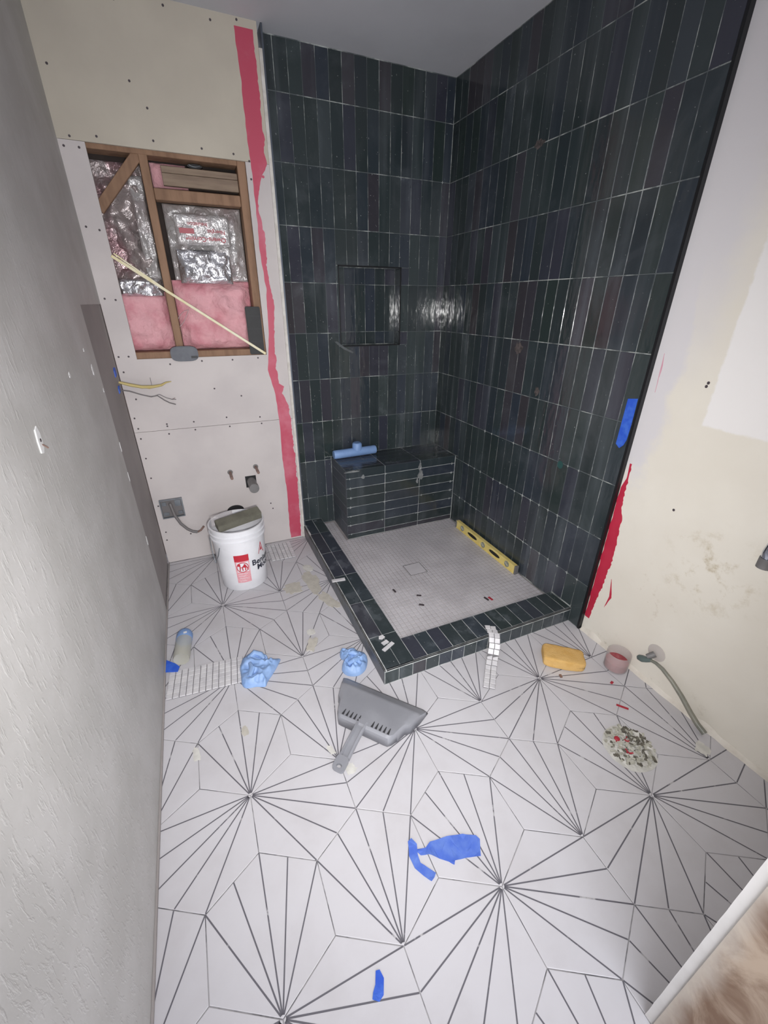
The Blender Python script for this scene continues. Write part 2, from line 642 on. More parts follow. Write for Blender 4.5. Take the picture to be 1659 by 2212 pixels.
def hex_tile(cx, cy, fan):
    corner = [(HR * math.cos(math.radians(a)), HR * math.sin(math.radians(a))) for a in (-90, -30, 30, 90, 150, 210)]
    shrink = 1 - 0.0011 / (HW / 2)
    full = (cx - HW / 2 > FX0 and cx + HW / 2 < FX1 and cy - HR > FY0 and cy + HR < FY1)
    if full and fan in hexcache:
        me = hexcache[fan]
    else:
        m = MB()
        rc = (FX0 - cx + 0.002, FX1 - cx - 0.004, FY0 - cy, FY1 - cy - 0.002)
        P = [(x * shrink, y * shrink) for x, y in corner]
        P = clip(P, *rc)
        if len(P) < 3:
            return None
        gx = sum(p[0] for p in P) / len(P)
        gy = sum(p[1] for p in P) / len(P)
        Q = [(gx + (x - gx) * 0.993, gy + (y - gy) * 0.993) for x, y in P]
        n = len(P)
        vs = [(x, y, -0.008) for x, y in P] + [(x, y, -0.0008) for x, y in P] + [(x, y, 0) for x, y in Q]
        fs = [tuple(range(n))[::-1], tuple(range(2 * n, 3 * n))]
        for k in range(n):
            j = (k + 1) % n
            fs += [(k, j, n + j, n + k), (n + k, n + j, 2 * n + j, 2 * n + k)]
        m.poly(vs, fs, 0)
        V = [Vector((corner[(fan + k) % 6][0], corner[(fan + k) % 6][1])) for k in range(6)]
        ends = [V[2], (V[2] + V[3]) / 2, V[3], (V[3] + V[4]) / 2, V[4]]
        for e in ends:
            d = (e - V[0]).normalized()
            s = Vector((-d.y, d.x))
            a = V[0] + d * 0.007
            b = e - d * 0.002
            L = clip([tuple(a + s * 0.0019), tuple(a - s * 0.0019), tuple(b - s * 0.0019), tuple(b + s * 0.0019)], *rc)
            if len(L) >= 3:
                m.poly([(x, y, 0.00025) for x, y in L], [tuple(range(len(L)))], 1)
        me = mesh('hex_tile', m.V, m.F, [M['hexwhite'], M['hexline']], False, m.I)
        bm = bmesh.new()
        bm.from_mesh(me)
        bmesh.ops.recalc_face_normals(bm, faces=[f for f in bm.faces if f.material_index == 0])
        for f in bm.faces:
            if f.material_index == 1 and f.normal.z < 0:
                f.normal_flip()
        bm.to_mesh(me)
        bm.free()
        if full:
            hexcache[fan] = me
    o = add('hex_tile', me, floor)
    o.location = (cx, cy, RNG.uniform(-0.0003, 0.0))
    return o


for m_ in range(-2, 5):
    for k in range(-4, 6):
        for row in (0, 1):
            if row == 0:
                cx, cy, fan = 0.561 + HW * k, 0.411 + HR + 1.5 * HR * 2 * m_, 0
            else:
                cx, cy = 0.718 + HW * k, 0.411 + HR + 1.5 * HR * (2 * m_ + 1)
                fan = 4 if k % 2 == 0 else 2
            if cx + HW / 2 < FX0 + 0.01 or cx - HW / 2 > FX1 - 0.01 or cy + HR < FY0 + 0.01 or cy - HR > FY1 - 0.01:
                continue
            if cx - HW / 2 > 0.56 and cy - HR > 1.215:
                continue
            hex_tile(cx, cy, fan)

# ------------------------------------------------------------------ left wall
g = MB()
g.box(XL - 0.09, XL, YN, 2.11, 0, ZC)
g.box(XL - 0.09, XL, 2.11, YB, 1.487, ZC)
wall_left = structure(g.build('wall_left', M['plaster']))
g = MB()
g.box(XL - 0.09, XL - 0.005, 2.11, YB, 0, 1.487)
structure(g.build('wall_left_far', M['bare_left']))

# ------------------------------------------------------------------ ceiling
g = MB()
g.box(XL - 0.09, XR + 0.1, YN, 2.9, ZC, ZC + 0.06)
structure(g.build('ceiling', M['ceiling']))

# ------------------------------------------------------------------ back wall with the open cavity
OX0, OX1, OZ0, OZ1 = -0.250, 0.411, 1.230, 2.102
XE = 0.530                       # right end of the painted wall
g = MB()
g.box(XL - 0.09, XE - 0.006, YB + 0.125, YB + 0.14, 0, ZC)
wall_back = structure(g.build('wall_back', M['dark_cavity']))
YD = YB + 0.0127


def sheet(name, rects, m):
    q = MB()
    for (x0, x1, z0, z1) in rects:
        q.box(x0, x1, YB, YD, z0, z1)
    return q.build(name, m, wall_back)


sheet('drywall_sheet', [(XL, XE - 0.006, OZ1 + 0.006, ZC)], M['board_beige'])
sheet('drywall_sheet', [(XL, OX0, 0.852, OZ1 + 0.0045), (OX1, XE - 0.006, 0.852, OZ1 + 0.0045), (OX0, OX1, 0.852, OZ0)], M['board_pale'])
sheet('drywall_sheet', [(XL, XE - 0.006, 0.002, 0.850)], M['board_pale'])
# studs inside the wall
for (x0, x1, z0, z1) in ((-0.055, -0.018, OZ0 - 0.06, OZ1 + 0.1), (0.372, 0.412, OZ0 - 0.06, OZ1 + 0.1), (OX0 - 0.09, OX0 - 0.05, 0.9, OZ1 + 0.1)):
    g = MB()
    g.box(x0, x1, YD + 0.004, YD + 0.09, z0, z1)
    bevel(g.build('stud', M['wood'], wall_back), 0.003, 1)
g = MB()
g.box(OX0 - 0.05, 0.371, YD + 0.002, YD + 0.09, OZ1 - 0.012, OZ1 + 0.02)
bevel(g.build('header', M['wood'], wall_back), 0.002, 1)
g = MB()
g.box(OX0 - 0.05, 0.371, YD + 0.002, YD + 0.09, OZ0 - 0.03, OZ0 + 0.032)
bevel(g.build('sill_plate', M['wood'], wall_back), 0.002, 1)
g = MB()
g.box(-0.017, 0.371, YD + 0.012, YD + 0.075, 1.928, 1.974)
bevel(g.build('blocking', M['wood'], wall_back), 0.003, 1)
g = MB()
T = Matrix.Translation((-0.155, YD + 0.02, 1.985)) @ Matrix.Rotation(-math.radians(47), 4, 'Y')
g.box(-0.155, 0.155, -0.012, 0.012, -0.021, 0.021, T=T)
bevel(g.build('diagonal_brace', M['wood'], wall_back), 0.002, 1)
for (z0, z1, dy) in ((1.990, 2.038, 0.0), (2.040, 2.066, 0.003)):
    g = MB()
    g.box(0.030, 0.371, YD + 0.032 + dy, YD + 0.055, z0, z1)
    bevel(g.build('plank', M['wood_grey'], wall_back), 0.002, 1)


def cushion(nx, nz, x0, x1, z0, z1, y, amp, freq, seed, edge=0.02, thick=0.02):
    """a billowing slab whose visible side faces -y"""
    V, F = [], []
    for j in range(nz + 1):
        for i in range(nx + 1):
            u, v = i / nx, j / nz
            x, z = x0 + (x1 - x0) * u, z0 + (z1 - z0) * v
            e = min(1.0, min(u, 1 - u) * 8) * min(1.0, min(v, 1 - v) * 8)
            h = noise.turbulence(Vector((x * freq, seed, z * freq)), 4, False) * amp
            V.append((x, y - e * edge - h * e, z))
    n = len(V)
    V += [(a, y + thick, c) for (a, b, c) in V[:n]]
    W = nx + 1
    for j in range(nz):
        for i in range(nx):
            a = j * W + i
            F.append((a, a + 1, a + W + 1, a + W))
            F.append((n + a, n + a + W, n + a + W + 1, n + a + 1))
    ring = [i for i in range(W)] + [j * W + nx for j in range(1, nz + 1)] + [nz * W + i for i in range(nx - 1, -1, -1)] + [j * W for j in range(nz - 1, 0, -1)]
    for k in range(len(ring)):
        a, b = ring[k], ring[(k + 1) % len(ring)]
        F.append((a, n + a, n + b, b))
    return V, F


bay1 = thing('insulation_batt', 'pink insulation batt with shiny film in the narrow left stud bay', 'insulation', (-0.153, YB + 0.1, OZ0 + 0.034), 'insulation in the wall opening')
bay2 = thing('insulation_batt', 'pink insulation batt below crumpled silver wrapping in the wide right stud bay', 'insulation', (0.18, YB + 0.1, OZ0 + 0.034), 'insulation in the wall opening')
V, F = cushion(24, 26, OX0 - 0.04, -0.057, OZ0 + 0.034, 1.545, YB + 0.10, 0.035, 9, 1.3, 0.03)
obj('glass_wool', V, F, M['pink_wool'], bay1, True)
V, F = cushion(40, 36, -0.016, 0.370, OZ0 + 0.034, 1.60, YB + 0.10, 0.035, 9, 5.3, 0.035)
obj('glass_wool', V, F, M['pink_wool'], bay2, True)
V, F = cushion(14, 14, -0.016, 0.140, 1.975, 2.086, YB + 0.115, 0.02, 14, 9.3, 0.01, 0.008)
obj('glass_wool', V, F, M['pink_wool'], bay2, True)
V, F = cushion(30, 46, OX0 - 0.04, -0.058, 1.548, OZ1 - 0.03, YB + 0.115, 0.06, 11, 2.1, 0.02, 0.008)
obj('film_facing', V, F, M['foil_pink'], bay1, True)
V, F = cushion(14, 30, -0.120, -0.060, 1.60, 2.02, YB + 0.078, 0.03, 16, 12.1, 0.012, 0.004)
obj('film_fold', V, F, M['foil'], bay1, True)
V, F = cushion(20, 12, OX0 - 0.02, -0.062, 1.525, 1.60, YB + 0.070, 0.03, 18, 22.1, 0.012, 0.004)
obj('film_fold', V, F, M['foil_bright'], bay1, True)
wrap_V, F = cushion(40, 46, 0.006, 0.366, 1.600, 1.925, YB + 0.085, 0.035, 13, 3.7, 0.02, 0.02)
wrap = obj('film_facing', wrap_V, F, M['foil'], bay2, True)
V, F = cushion(34, 20, 0.030, 0.285, 1.585, 1.735, YB + 0.052, 0.022, 20, 7.7, 0.012, 0.004)
obj('foil_patch', V, F, M['foil_bright'], bay2, True)


def text_mesh(s, size, bold=0.0):
    cu = bpy.data.curves.new('lettering', 'FONT')
    cu.body = s
    cu.size = size
    cu.offset = bold
    cu.resolution_u = 3
    o = bpy.data.objects.new('lettering', cu)
    COL.objects.link(o)
    dg = bpy.context.evaluated_depsgraph_get()
    me = bpy.data.meshes.new_from_object(o.evaluated_get(dg))
    V = [v.co.copy() for v in me.vertices]
    F = [tuple(p.vertices) for p in me.polygons]
    bpy.data.objects.remove(o)
    bpy.data.curves.remove(cu)
    bpy.data.meshes.remove(me)
    return V, F


def solid_text(name, s, size, fn, m, parent, bold=0.0, depth=0.0006):
    """lettering as thin solid: fn(x,y,d) -> world point"""
    V, F = text_mesh(s, size, bold)
    W = [fn(v.x, v.y, depth) for v in V]
    return obj(name, W, F, m, parent, autofix=False)


# upside-down print on the silver wrapping
def upside(x0, z0):
    return lambda x, y, d: (x0 - x, YB + 0.0315 - d, z0 - y)


V, F = cushion(20, 10, 0.045, 0.300, 1.755, 1.885, YB + 0.040, 0.004, 14, 31.7, 0.005, 0.004)
lab = obj('printed_film', V, F, M['foil'], bay2, True)
solid_text('print', 'Owens-Corning', 0.029, upside(0.276, 1.790), M['film_red'], bay2, 0.0006)
solid_text('print', 'Fiberglas', 0.024, upside(0.276, 1.822), M['film_red'], bay2, 0.0003)
solid_text('print', 'Insulation', 0.024, upside(0.196, 1.850), M['film_red'], bay2, 0.0003)
g = MB()
g.box(0.062, 0.130, YB + 0.030, YB + 0.0312, 1.802, 1.824)
g.build('print', M['film_red'], bay2)

# odd bits in the cavity
g = MB()
g.box(0.322, 0.402, YB + 0.000, YB + 0.010, OZ0 + 0.004, 1.478)
st = bevel(g.build('black_strip', M['black']), 0.004, 2)
for z in (1.30, 1.365, 1.43):
    g = MB()
    g.box(0.326, 0.398, YB - 0.0012, YB - 0.0002, z, z + 0.002)
    g.build('score_line', M['dustpan_dark'], st)
tag(st, 'black ribbed strip standing in the lower right corner of the wall opening', 'strip')
can = thing('junction_box', 'black round junction box tucked above the planks in the wall opening', 'junction box', (0.18, YB + 0.05, 2.067))
g = MB()
g.lathe([(0.034, 0.0), (0.036, 0.004), (0.036, 0.030), (0.030, 0.033)], (0.18, YB + 0.082, 2.070), 'Y', 24)
g.V = [Vector((v.x, v.y - 0.03, 2.0675 + (v.z - 2.034) * 0.25)) for v in g.V]
g.build('body', M['black'], can)
g = MB()
g.tube([(0.155 + 0.05 * k / 8, YB + 0.050, 2.080 - 0.006 * math.sin(math.pi * k / 8)) for k in range(9)], 0.0018, 8)
g.build('cable_clip', M['steel'], can)

stick = thing('timber_lath', 'pale yellow timber lath leaning diagonally across the wall opening', 'lath', (0.405, YB - 0.012, 1.232))
g = MB()
a, b = Vector((-0.252, YB - 0.008, 1.690)), Vector((0.405, YB - 0.008, 1.236))
d = (b - a).normalized()
ang = math.atan2(d.z, d.x)
T = Matrix.Translation((a + b) / 2) @ Matrix.Rotation(-ang, 4, 'Y')
Lh = (b - a).length / 2
g.box(-Lh, Lh, -0.006, 0.004, -0.0065, 0.0065, T=T)
bevel(g.build('batten', M['lath'], stick), 0.0015, 1)
g = MB()
T2 = Matrix.Translation(a + d * 0.16 + Vector((0, -0.008, 0.009))) @ Matrix.Rotation(-ang + 0.05, 4, 'Y')
g.box(-0.15, 0.15, -0.002, 0.002, -0.003, 0.003, T=T2)
g.build('splinter', M['lath'], stick)

gb = thing('sanding_block', 'rounded grey plastic block resting on the sill of the wall opening', 'block', (-0.02, YB - 0.012, OZ0 - 0.018))
g = MB()
P = []
for k in range(28):
    t = 2 * math.pi * k / 28
    c, s = math.cos(t), math.sin(t)
    P.append((-0.02 + 0.068 * math.copysign(abs(c) ** 0.55, c), 1.251 + 0.038 * math.copysign(abs(s) ** 0.6, s)))
g.prism(P, lambda u, v, d: (u, d, v), YB - 0.022, YB - 0.0008)
bevel(g.build('body', M['block_grey'], gb), 0.004, 2)
g = MB()
g.box(0.010, 0.043, YB - 0.0235, YB - 0.0215, 1.228, 1.240)
g.build('slot', M['dustpan_dark'], gb)
lp = MB()
lp.tube([(-0.045 + 0.085 * u, YB + 0.030 + 0.01 * math.sin(u * 6), 1.372 + 0.09 * u + 0.022 * s * math.sin(math.pi * u)) for u, s in [(k / 12, 1) for k in range(13)] + [(1 - k / 12, -1) for k in range(1, 12)]], 0.0022, 6)
tag(lp.build('plastic_loop', M['clear_plastic']), 'thin clear plastic loop hanging before the pink insulation', 'strap')

# waterproofing paint strip up the right edge of the painted wall
def ribbon(name, Lp, Rp, fn, th, m, parent, amp, seed, n=90):
    """painted strip with ragged edges; both edges are lists of (across, height), top to bottom"""
    def at(P, v):
        for k in range(len(P) - 1):
            if P[k + 1][1] <= v:
                f = (P[k][1] - v) / (P[k][1] - P[k + 1][1])
                return P[k][0] + (P[k + 1][0] - P[k][0]) * max(f, 0)
        return P[-1][0]
    V, F = [], []
    v0, v1 = Lp[0][1], Lp[-1][1]
    for k in range(n + 1):
        v = v0 + (v1 - v0) * k / n
        a, c = at(Lp, v), at(Rp, v)
        a += amp * 0.4 * noise.noise(Vector((v * 24, seed, 0)))
        c += amp * (noise.noise(Vector((v * 22, seed + 7, 0))) + 0.6 * noise.noise(Vector((v * 70, seed + 9, 0))))
        V += [fn(a, v, th), fn(c, v, th), fn(a, v, 0), fn(c, v, 0)]
    for k in range(n):
        i, j = 4 * k, 4 * k + 4
        F += [(i, j, j + 1, i + 1), (i + 2, i + 3, j + 3, j + 2), (i, i + 2, j + 2, j), (i + 1, j + 1, j + 3, i + 3)]
    F += [(0, 1, 3, 2), (4 * n, 4 * n + 2, 4 * n + 3, 4 * n + 1)]
    return obj(name, V, F, m, parent)


PL = [(0.426, 2.575), (0.432, 2.405), (0.431, 2.244), (0.437, 2.054), (0.438, 1.885), (0.434, 1.744), (0.447, 1.574), (0.436, 1.343), (0.408, 1.144), (0.436, 1.009), (0.444, 0.811), (0.437, 0.6), (0.445, 0.371), (0.437, 0.10), (0.440, 0.012)]
PR = [(0.506, 2.582), (0.509, 2.369), (0.510, 2.15), (0.508, 2.09), (0.480, 2.055), (0.470, 2.02), (0.452, 1.95), (0.448, 1.913), (0.462, 1.86), (0.470, 1.827), (0.468, 1.76), (0.463, 1.704), (0.464, 1.64), (0.470, 1.574), (0.482, 1.484), (0.474, 1.40), (0.462, 1.294), (0.458, 1.2), (0.462, 1.10), (0.462, 1.07), (0.492, 1.045), (0.478, 1.01), (0.500, 0.95), (0.512, 0.90), (0.518, 0.68), (0.521, 0.45), (0.517, 0.2), (0.512, 0.012)]
ribbon('waterproofing_paint', PL, PR, lambda u, v, d: (u, YB - d, v), 0.0006, M['red_membrane'], wall_back, 0.009, 3.1, 260)
g = MB()
for k in range(10):
    a = 2 * math.pi * k / 10
g.prism([(0.489 + 0.007 * math.cos(2 * math.pi * k / 12), 2.055 + 0.006 * math.sin(2 * math.pi * k / 12)) for k in range(12)], lambda u, v, d: (u, YB - d, v), 0, 0.0006)
g.build('paint_dab', M['red_membrane'], wall_back)

# drywall screws
scr = mesh('screw', *(lambda q: (q.V, q.F))(MB()), M['dark_bit']) if False else None
q = MB()
q.lathe([(0.0048, 0.0), (0.0048, 0.0007), (0.002, 0.0003)], (0, 0, 0), 'Y', 10)
scr = fix(mesh('screw', q.V, q.F, M['dark_bit']))
SCREWS = [(-0.315, 2.34), (-0.30, 2.12), (-0.335, 2.55), (-0.20, 2.13), (0.02, 2.14), (0.22, 2.135), (0.36, 2.13), (-0.03, 2.33), (0.02, 2.25), (-0.03, 2.57), (0.15, 2.585), (0.33, 2.575), (0.44, 2.595),
          (-0.33, 2.085), (-0.275, 2.085), (-0.325, 1.80), (-0.275, 1.79), (-0.325, 1.51), (-0.28, 1.505), (-0.33, 1.245), (-0.285, 1.245), (-0.10, 1.20), (0.06, 1.21), (0.22, 1.21), (0.36, 1.215),
          (-0.325, 1.17), (-0.30, 1.03), (-0.33, 0.93), (-0.325, 0.872), (-0.325, 0.815), (-0.18, 0.872), (-0.18, 0.884), (-0.18, 0.828), (-0.04, 0.884), (-0.04, 0.838), (0.14, 0.893), (0.15, 0.838), (0.33, 0.878), (0.335, 0.838),
          (-0.325, 0.70), (-0.325, 0.58), (-0.325, 0.40), (-0.32, 0.22), (-0.185, 0.20), (-0.185, 0.18), (-0.325, 0.165), (0.33, 0.30), (0.34, 0.26), (0.43, 2.11), (0.43, 2.04), (0.24, 1.01), (0.10, 1.06)]
for (x, z) in SCREWS:
    o = add('screw', scr, wall_back)
    o.location = (x, YB, z)
    o.rotation_euler = (math.pi, 0, 0)

# metal and white profile closing the painted wall against the shower
g = MB()
g.box(XE - 0.0055, XE + 0.010, YB - 0.004, YT - 0.0005, 0.002, 2.52, 0)
structure(g.build('trim_1', M['board_core']))
g = MB()
g.box(XE + 0.0105, XE + 0.0185, YB - 0.002, YT - 0.0005, 0.09, ZC - 0.001, 0)
structure(g.build('trim_2', M['metal_trim']))

# plumbing and wiring on the back wall
for i, (x, z, dx, dz, lab) in enumerate(((0.109, 0.553, 0.010, -0.020, 'short copper stub pipe left of the grey drain pipe'), (0.265, 0.568, 0.016, -0.016, 'short copper stub pipe above the grey drain pipe'))):
    t = thing('supply_stub', lab, 'pipe', (x, YB, z), 'copper stubs on the back wall')
    g = MB()
    g.tube([(x, YB - 0.001, z), (x, YB - 0.115, z)], 0.0088, 16)
    g.build('pipe', M['copper'], t, True)
    g = MB()
    g.lathe([(0.0, -0.0005), (0.016, -0.0005), (0.015, -0.004), (0.0086, -0.005)], (x, YB, z), 'Y', 18)
    g.build('collar', M['grey_pipe'], t, True)
t = thing('drain_stub', 'grey plastic drain pipe poking from a square hole in the back wall', 'pipe', (0.225, YB, 0.47))
g = MB()
g.tube([(0.227, YB - 0.003, 0.475), (0.227, YB - 0.130, 0.475)], 0.027, 24)
g.build('pipe', M['grey_pipe'], t, True)
g = MB()
g.tube([(0.227, YB - 0.100, 0.475), (0.227, YB - 0.132, 0.475)], 0.0295, 24)
g.build('cap', M['grey_pipe'], t, True)
g = MB()
g.box(0.192, 0.258, YB - 0.0022, YB - 0.0002, 0.436, 0.512)
g.build('cut_hole', M['black'], t)
g = MB()
g.prism([(0.105 + 0.052 * math.cos(2 * math.pi * k / 24), 0.292 + 0.035 * math.sin(2 * math.pi * k / 24)) for k in range(24)], lambda u, v, d: (u, YB - d, v), 0.0002, 0.0012)
tag(g.build('wall_hole', M['black']), 'dark hole cut in the back wall just above the bucket rim', 'hole')

ob = thing('outlet_box', 'open galvanised outlet box near the lower left corner of the back wall', 'outlet box', (-0.253, YB, 0.315))
g = MB()
x0, x1, z0, z1 = -0.315, -0.190, 0.316, 0.438
g.box(x0, x1, YB - 0.0022, YB - 0.0002, z0, z1)
g.build('back_plate', M['grey_cable'], ob)
for (a, b, c, e) in ((x0, x0 + 0.006, z0, z1), (x1 - 0.006, x1, z0, z1), (x0 + 0.006, x1 - 0.006, z0, z0 + 0.006), (x0 + 0.006, x1 - 0.006, z1 - 0.006, z1)):
    g = MB()
    g.box(a, b, YB - 0.016, YB - 0.0022, c, e)
    g.build('rim', M['steel'], ob)
for (a, b, c, e) in ((-0.305, -0.275, 0.330, 0.352), (-0.225, -0.200, 0.330, 0.352), (-0.305, -0.280, 0.395, 0.42), (-0.235, -0.200, 0.385, 0.425)):
    g = MB()
    g.box(a, b, YB - 0.005, YB - 0.0022, c, e)
    bevel(g.build('knockout', M['steel'], ob), 0.002, 2)
cb = thing('flexible_conduit', 'grey flexible conduit drooping from the outlet box towards the bucket', 'cable', (-0.25, YB - 0.02, 0.42))
pts = [(-0.258, YB - 0.030, 0.420), (-0.254, YB - 0.034, 0.395), (-0.245, YB - 0.050, 0.345), (-0.222, YB - 0.062, 0.290), (-0.192, YB - 0.068, 0.250), (-0.165, YB - 0.070, 0.228), (-0.140, YB - 0.072, 0.220)]
g = MB()
g.tube(pts, 0.0085, 12)
g.build('sleeve', M['grey_cable'], cb, True)
g = MB()
g.tube([pts[-1], (-0.120, YB - 0.073, 0.228), (-0.098, YB - 0.073, 0.252)], 0.006, 8)
g.build('bare_wires', M['copper'], cb, True)

yw = thing('power_cable', 'yellow cable bundle sticking out of the left wall above a grey one', 'cable', (XL, 2.53, 1.13))
g = MB()
g.tube([(XL + 0.001, 2.53, 1.135), (-0.30, 2.535, 1.118), (-0.25, 2.545, 1.103), (-0.20, 2.555, 1.100), (-0.16, 2.565, 1.104), (-0.135, 2.575, 1.115), (-0.110, 2.58, 1.117)], [0.006, 0.008, 0.008, 0.007, 0.006, 0.004, 0.002], 10)
g.build('sheath', M['yellow_cable'], yw, True)
g = MB()
g.tube([(XL + 0.001, 2.545, 1.130), (-0.29, 2.552, 1.110), (-0.22, 2.565, 1.092), (-0.175, 2.575, 1.097)], 0.004, 8)
g.build('sheath', M['yellow_cable'], yw, True)
g = MB()
g.tube([(-0.205, 2.56, 1.103), (-0.205, 2.56, 1.145)], 0.001, 6)
g.build('stray_wire', M['grey_cable'], yw, True)
gw = thing('grey_wire', 'thin grey wires with frayed ends below the yellow cable', 'cable', (XL, 2.52, 1.095))
g = MB()
g.tube([(XL + 0.001, 2.52, 1.098), (-0.31, 2.53, 1.088), (-0.26, 2.54, 1.065), (-0.22, 2.55, 1.050), (-0.19, 2.555, 1.053), (-0.16, 2.56, 1.025), (-0.14, 2.565, 1.010), (-0.112, 2.57, 0.998)], 0.0028, 8)
g.build('strand', M['grey_cable'], gw, True)
g = MB()
g.tube([(-0.205, 2.552, 1.052), (-0.18, 2.56, 1.058), (-0.15, 2.565, 1.037), (-0.125, 2.57, 1.026), (-0.105, 2.575, 1.024)], 0.0016, 8)
g.build('strand', M['grey_cable'], gw, True)
g = MB()
g.tube([(-0.125, 2.57, 1.026), (-0.108, 2.575, 1.032)], 0.0012, 6)
g.build('strand', M['copper'], gw, True)
for i, (y, z, h, lab) in enumerate(((2.535, 1.182, 0.040, 'blue tape tab on the left wall above the yellow cable'), (2.525, 1.100, 0.030, 'blue tape tab on the left wall where the grey wire comes out'))):
    g = MB()
    g.prism([(y - 0.03, z - h / 2), (y + 0.028, z - h / 2 + 0.004), (y + 0.03, z + h / 2), (y - 0.012, z + h / 2 + 0.004), (y - 0.028, z + h / 4)], lambda u, v, d: (XL - 0.005 + d, u, v), 0.0003, 0.004)
    tag(g.build('blue_tape', M['blue_tape']), lab, 'tape')

# left wall oddments
an = thing('wall_anchor', 'white plate with a screw hole on the textured left wall', 'anchor', (XL, 1.167, 1.215))
g = MB()
g.prism([(1.150, 1.188), (1.166, 1.184), (1.180, 1.196), (1.184, 1.228), (1.176, 1.246), (1.160, 1.240), (1.152, 1.215)], lambda u, v, d: (XL + d, u, v), 0.0002, 0.003)
bevel(g.build('plate', M['white_paint'], an), 0.001, 1)
g = MB()
g.tube([(XL + 0.002, 1.169, 1.214), (XL + 0.0042, 1.169, 1.214)], 0.004, 12)
g.build('hole', M['dark_bit'], an)
g = MB()
g.tube([(XL + 0.003, 1.172, 1.203), (XL + 0.014, 1.164, 1.196)], 0.0018, 8)
g.build('nail', M['copper'], an)
for (y, z, a, b) in ((1.99, 1.262, 0.012, 0.018), (1.62, 1.295, 0.008, 0.008), (1.93, 1.34, 0.005, 0.006), (2.09, 1.17, 0.008, 0.008), (2.11, 0.92, 0.005, 0.02), (2.11, 0.44, 0.01, 0.022), (2.105, 0.78, 0.004, 0.02)):
    g = MB()
    g.prism([(y + a * math.cos(2 * math.pi * k / 14) * (1 + 0.25 * math.sin(3 * k)), z + b * math.sin(2 * math.pi * k / 14) * (1 + 0.2 * math.cos(2 * k))) for k in range(14)], lambda u, v, d: (XL + d, u, v), 0.0, 0.0012)
    g.build('paint_spot', M['white_paint'], wall_left)
g = MB()
g.box(XL + 0.0005, XL + 0.006, 0.10, YB - 0.004, 0.0005, 0.010)
structure(g.build('trim_3', M['bare_left']))

# ------------------------------------------------------------------ shower: tiled back wall with niche
NX0, NX1, NZ0, NZ1, NY = 0.885, 1.288, 1.255, 1.695, 2.772
g = MB()
bt = YT + 0.0013
for (x0, x1, z0, z1) in ((XE + 0.012, NX0, 0, ZC), (NX1, XT + 0.1, 0, ZC), (NX0, NX1, 0, NZ0), (NX0, NX1, NZ1, ZC)):
    g.box(x0, x1, bt, YT + 0.10, z0, z1)
g.box(NX0 - 0.02, NX1 + 0.02, NY + 0.0013, YT + 0.12, NZ0 - 0.02, NZ1 + 0.02)
wsb = structure(g.build('wall_shower_back', M['grout']))

XJ = [XE + 0.020] + [0.601 + TW * k for k in range(15)] + [XT - 0.001]
ZJ = [0.047] + ROWS + [ZC - 0.002]


def cut_rects(r, h):
    """rectangle r minus hole h -> list of rects"""
    x0, x1, z0, z1 = r
    a0, a1, b0, b1 = h
    if x1 <= a0 or x0 >= a1 or z1 <= b0 or z0 >= b1:
        return [r]
    out = []
    if z1 > b1:
        out.append((x0, x1, b1, z1))
    if z0 < b0:
        out.append((x0, x1, z0, b0))
    m0, m1 = max(z0, b0), min(z1, b1)
    if x0 < a0:
        out.append((x0, a0, m0, m1))
    if x1 > a1:
        out.append((a1, x1, m0, m1))
    return out


BX0, BY0, BZ = 0.783, 2.380, 0.545        # bench
for i in range(len(XJ) - 1):
    for j in range(len(ZJ) - 1):
        r = (XJ[i], XJ[i + 1], ZJ[j], ZJ[j + 1])
        for r2 in cut_rects(r, (NX0, NX1, NZ0, NZ1)):
            for (x0, x1, z0, z1) in cut_rects(r2, (BX0 - 0.002, 2.0, -1, BZ)):
                if x0 < 0.66 and z0 < 0.087:
                    z0 = 0.087
                if x1 - x0 < 0.008 or z1 - z0 < 0.008:
                    continue
                dusty = z0 < 0.3 or RNG.random() < 0.12
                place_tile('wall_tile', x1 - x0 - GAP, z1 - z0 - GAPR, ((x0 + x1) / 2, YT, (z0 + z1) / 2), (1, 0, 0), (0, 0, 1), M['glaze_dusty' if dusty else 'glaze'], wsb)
# niche lining
nj = [NX0 + 0.004] + [0.946 + TW * k for k in range(6) if 0.946 + TW * k < NX1 - 0.012] + [NX1 - 0.002]
for i in range(len(nj) - 1):
    for (z0, z1) in ((NZ0 + 0.003, 1.333), (1.333, 1.602), (1.602, NZ1 - 0.003)):
        place_tile('niche_tile', nj[i + 1] - nj[i] - GAP, z1 - z0 - GAP, ((nj[i] + nj[i + 1]) / 2, NY, (z0 + z1) / 2), (1, 0, 0), (0, 0, 1), M['glaze'], wsb)
for (z0, z1) in ((NZ0 + 0.003, 1.333), (1.333, 1.602), (1.602, NZ1 - 0.003)):
    place_tile('niche_tile', NY - YT - 0.006, z1 - z0 - GAP, (NX1 - 0.0012, (NY + YT) / 2, (z0 + z1) / 2), (0, -1, 0), (0, 0, 1), M['glaze_dusty'], wsb, t=0.006)
    place_tile('niche_tile', NY - YT - 0.006, z1 - z0 - GAP, (NX0 + 0.0012, (NY + YT) / 2, (z0 + z1) / 2), (0, 1, 0), (0, 0, 1), M['glaze'], wsb, t=0.006)
for (x0, x1) in ((NX0 + 0.008, 1.085), (1.085, NX1 - 0.008)):
    place_tile('niche_tile', x1 - x0 - GAP, NY - YT - 0.004, ((x0 + x1) / 2, (NY + YT) / 2, NZ0 + 0.0015), (1, 0, 0), (0, 1, 0), M['glaze_dusty'], wsb, t=0.006)
    place_tile('niche_tile', x1 - x0 - GAP, NY - YT - 0.004, ((x0 + x1) / 2, (NY + YT) / 2, NZ1 - 0.0015), (1, 0, 0), (0, -1, 0), M['glaze'], wsb, t=0.006)
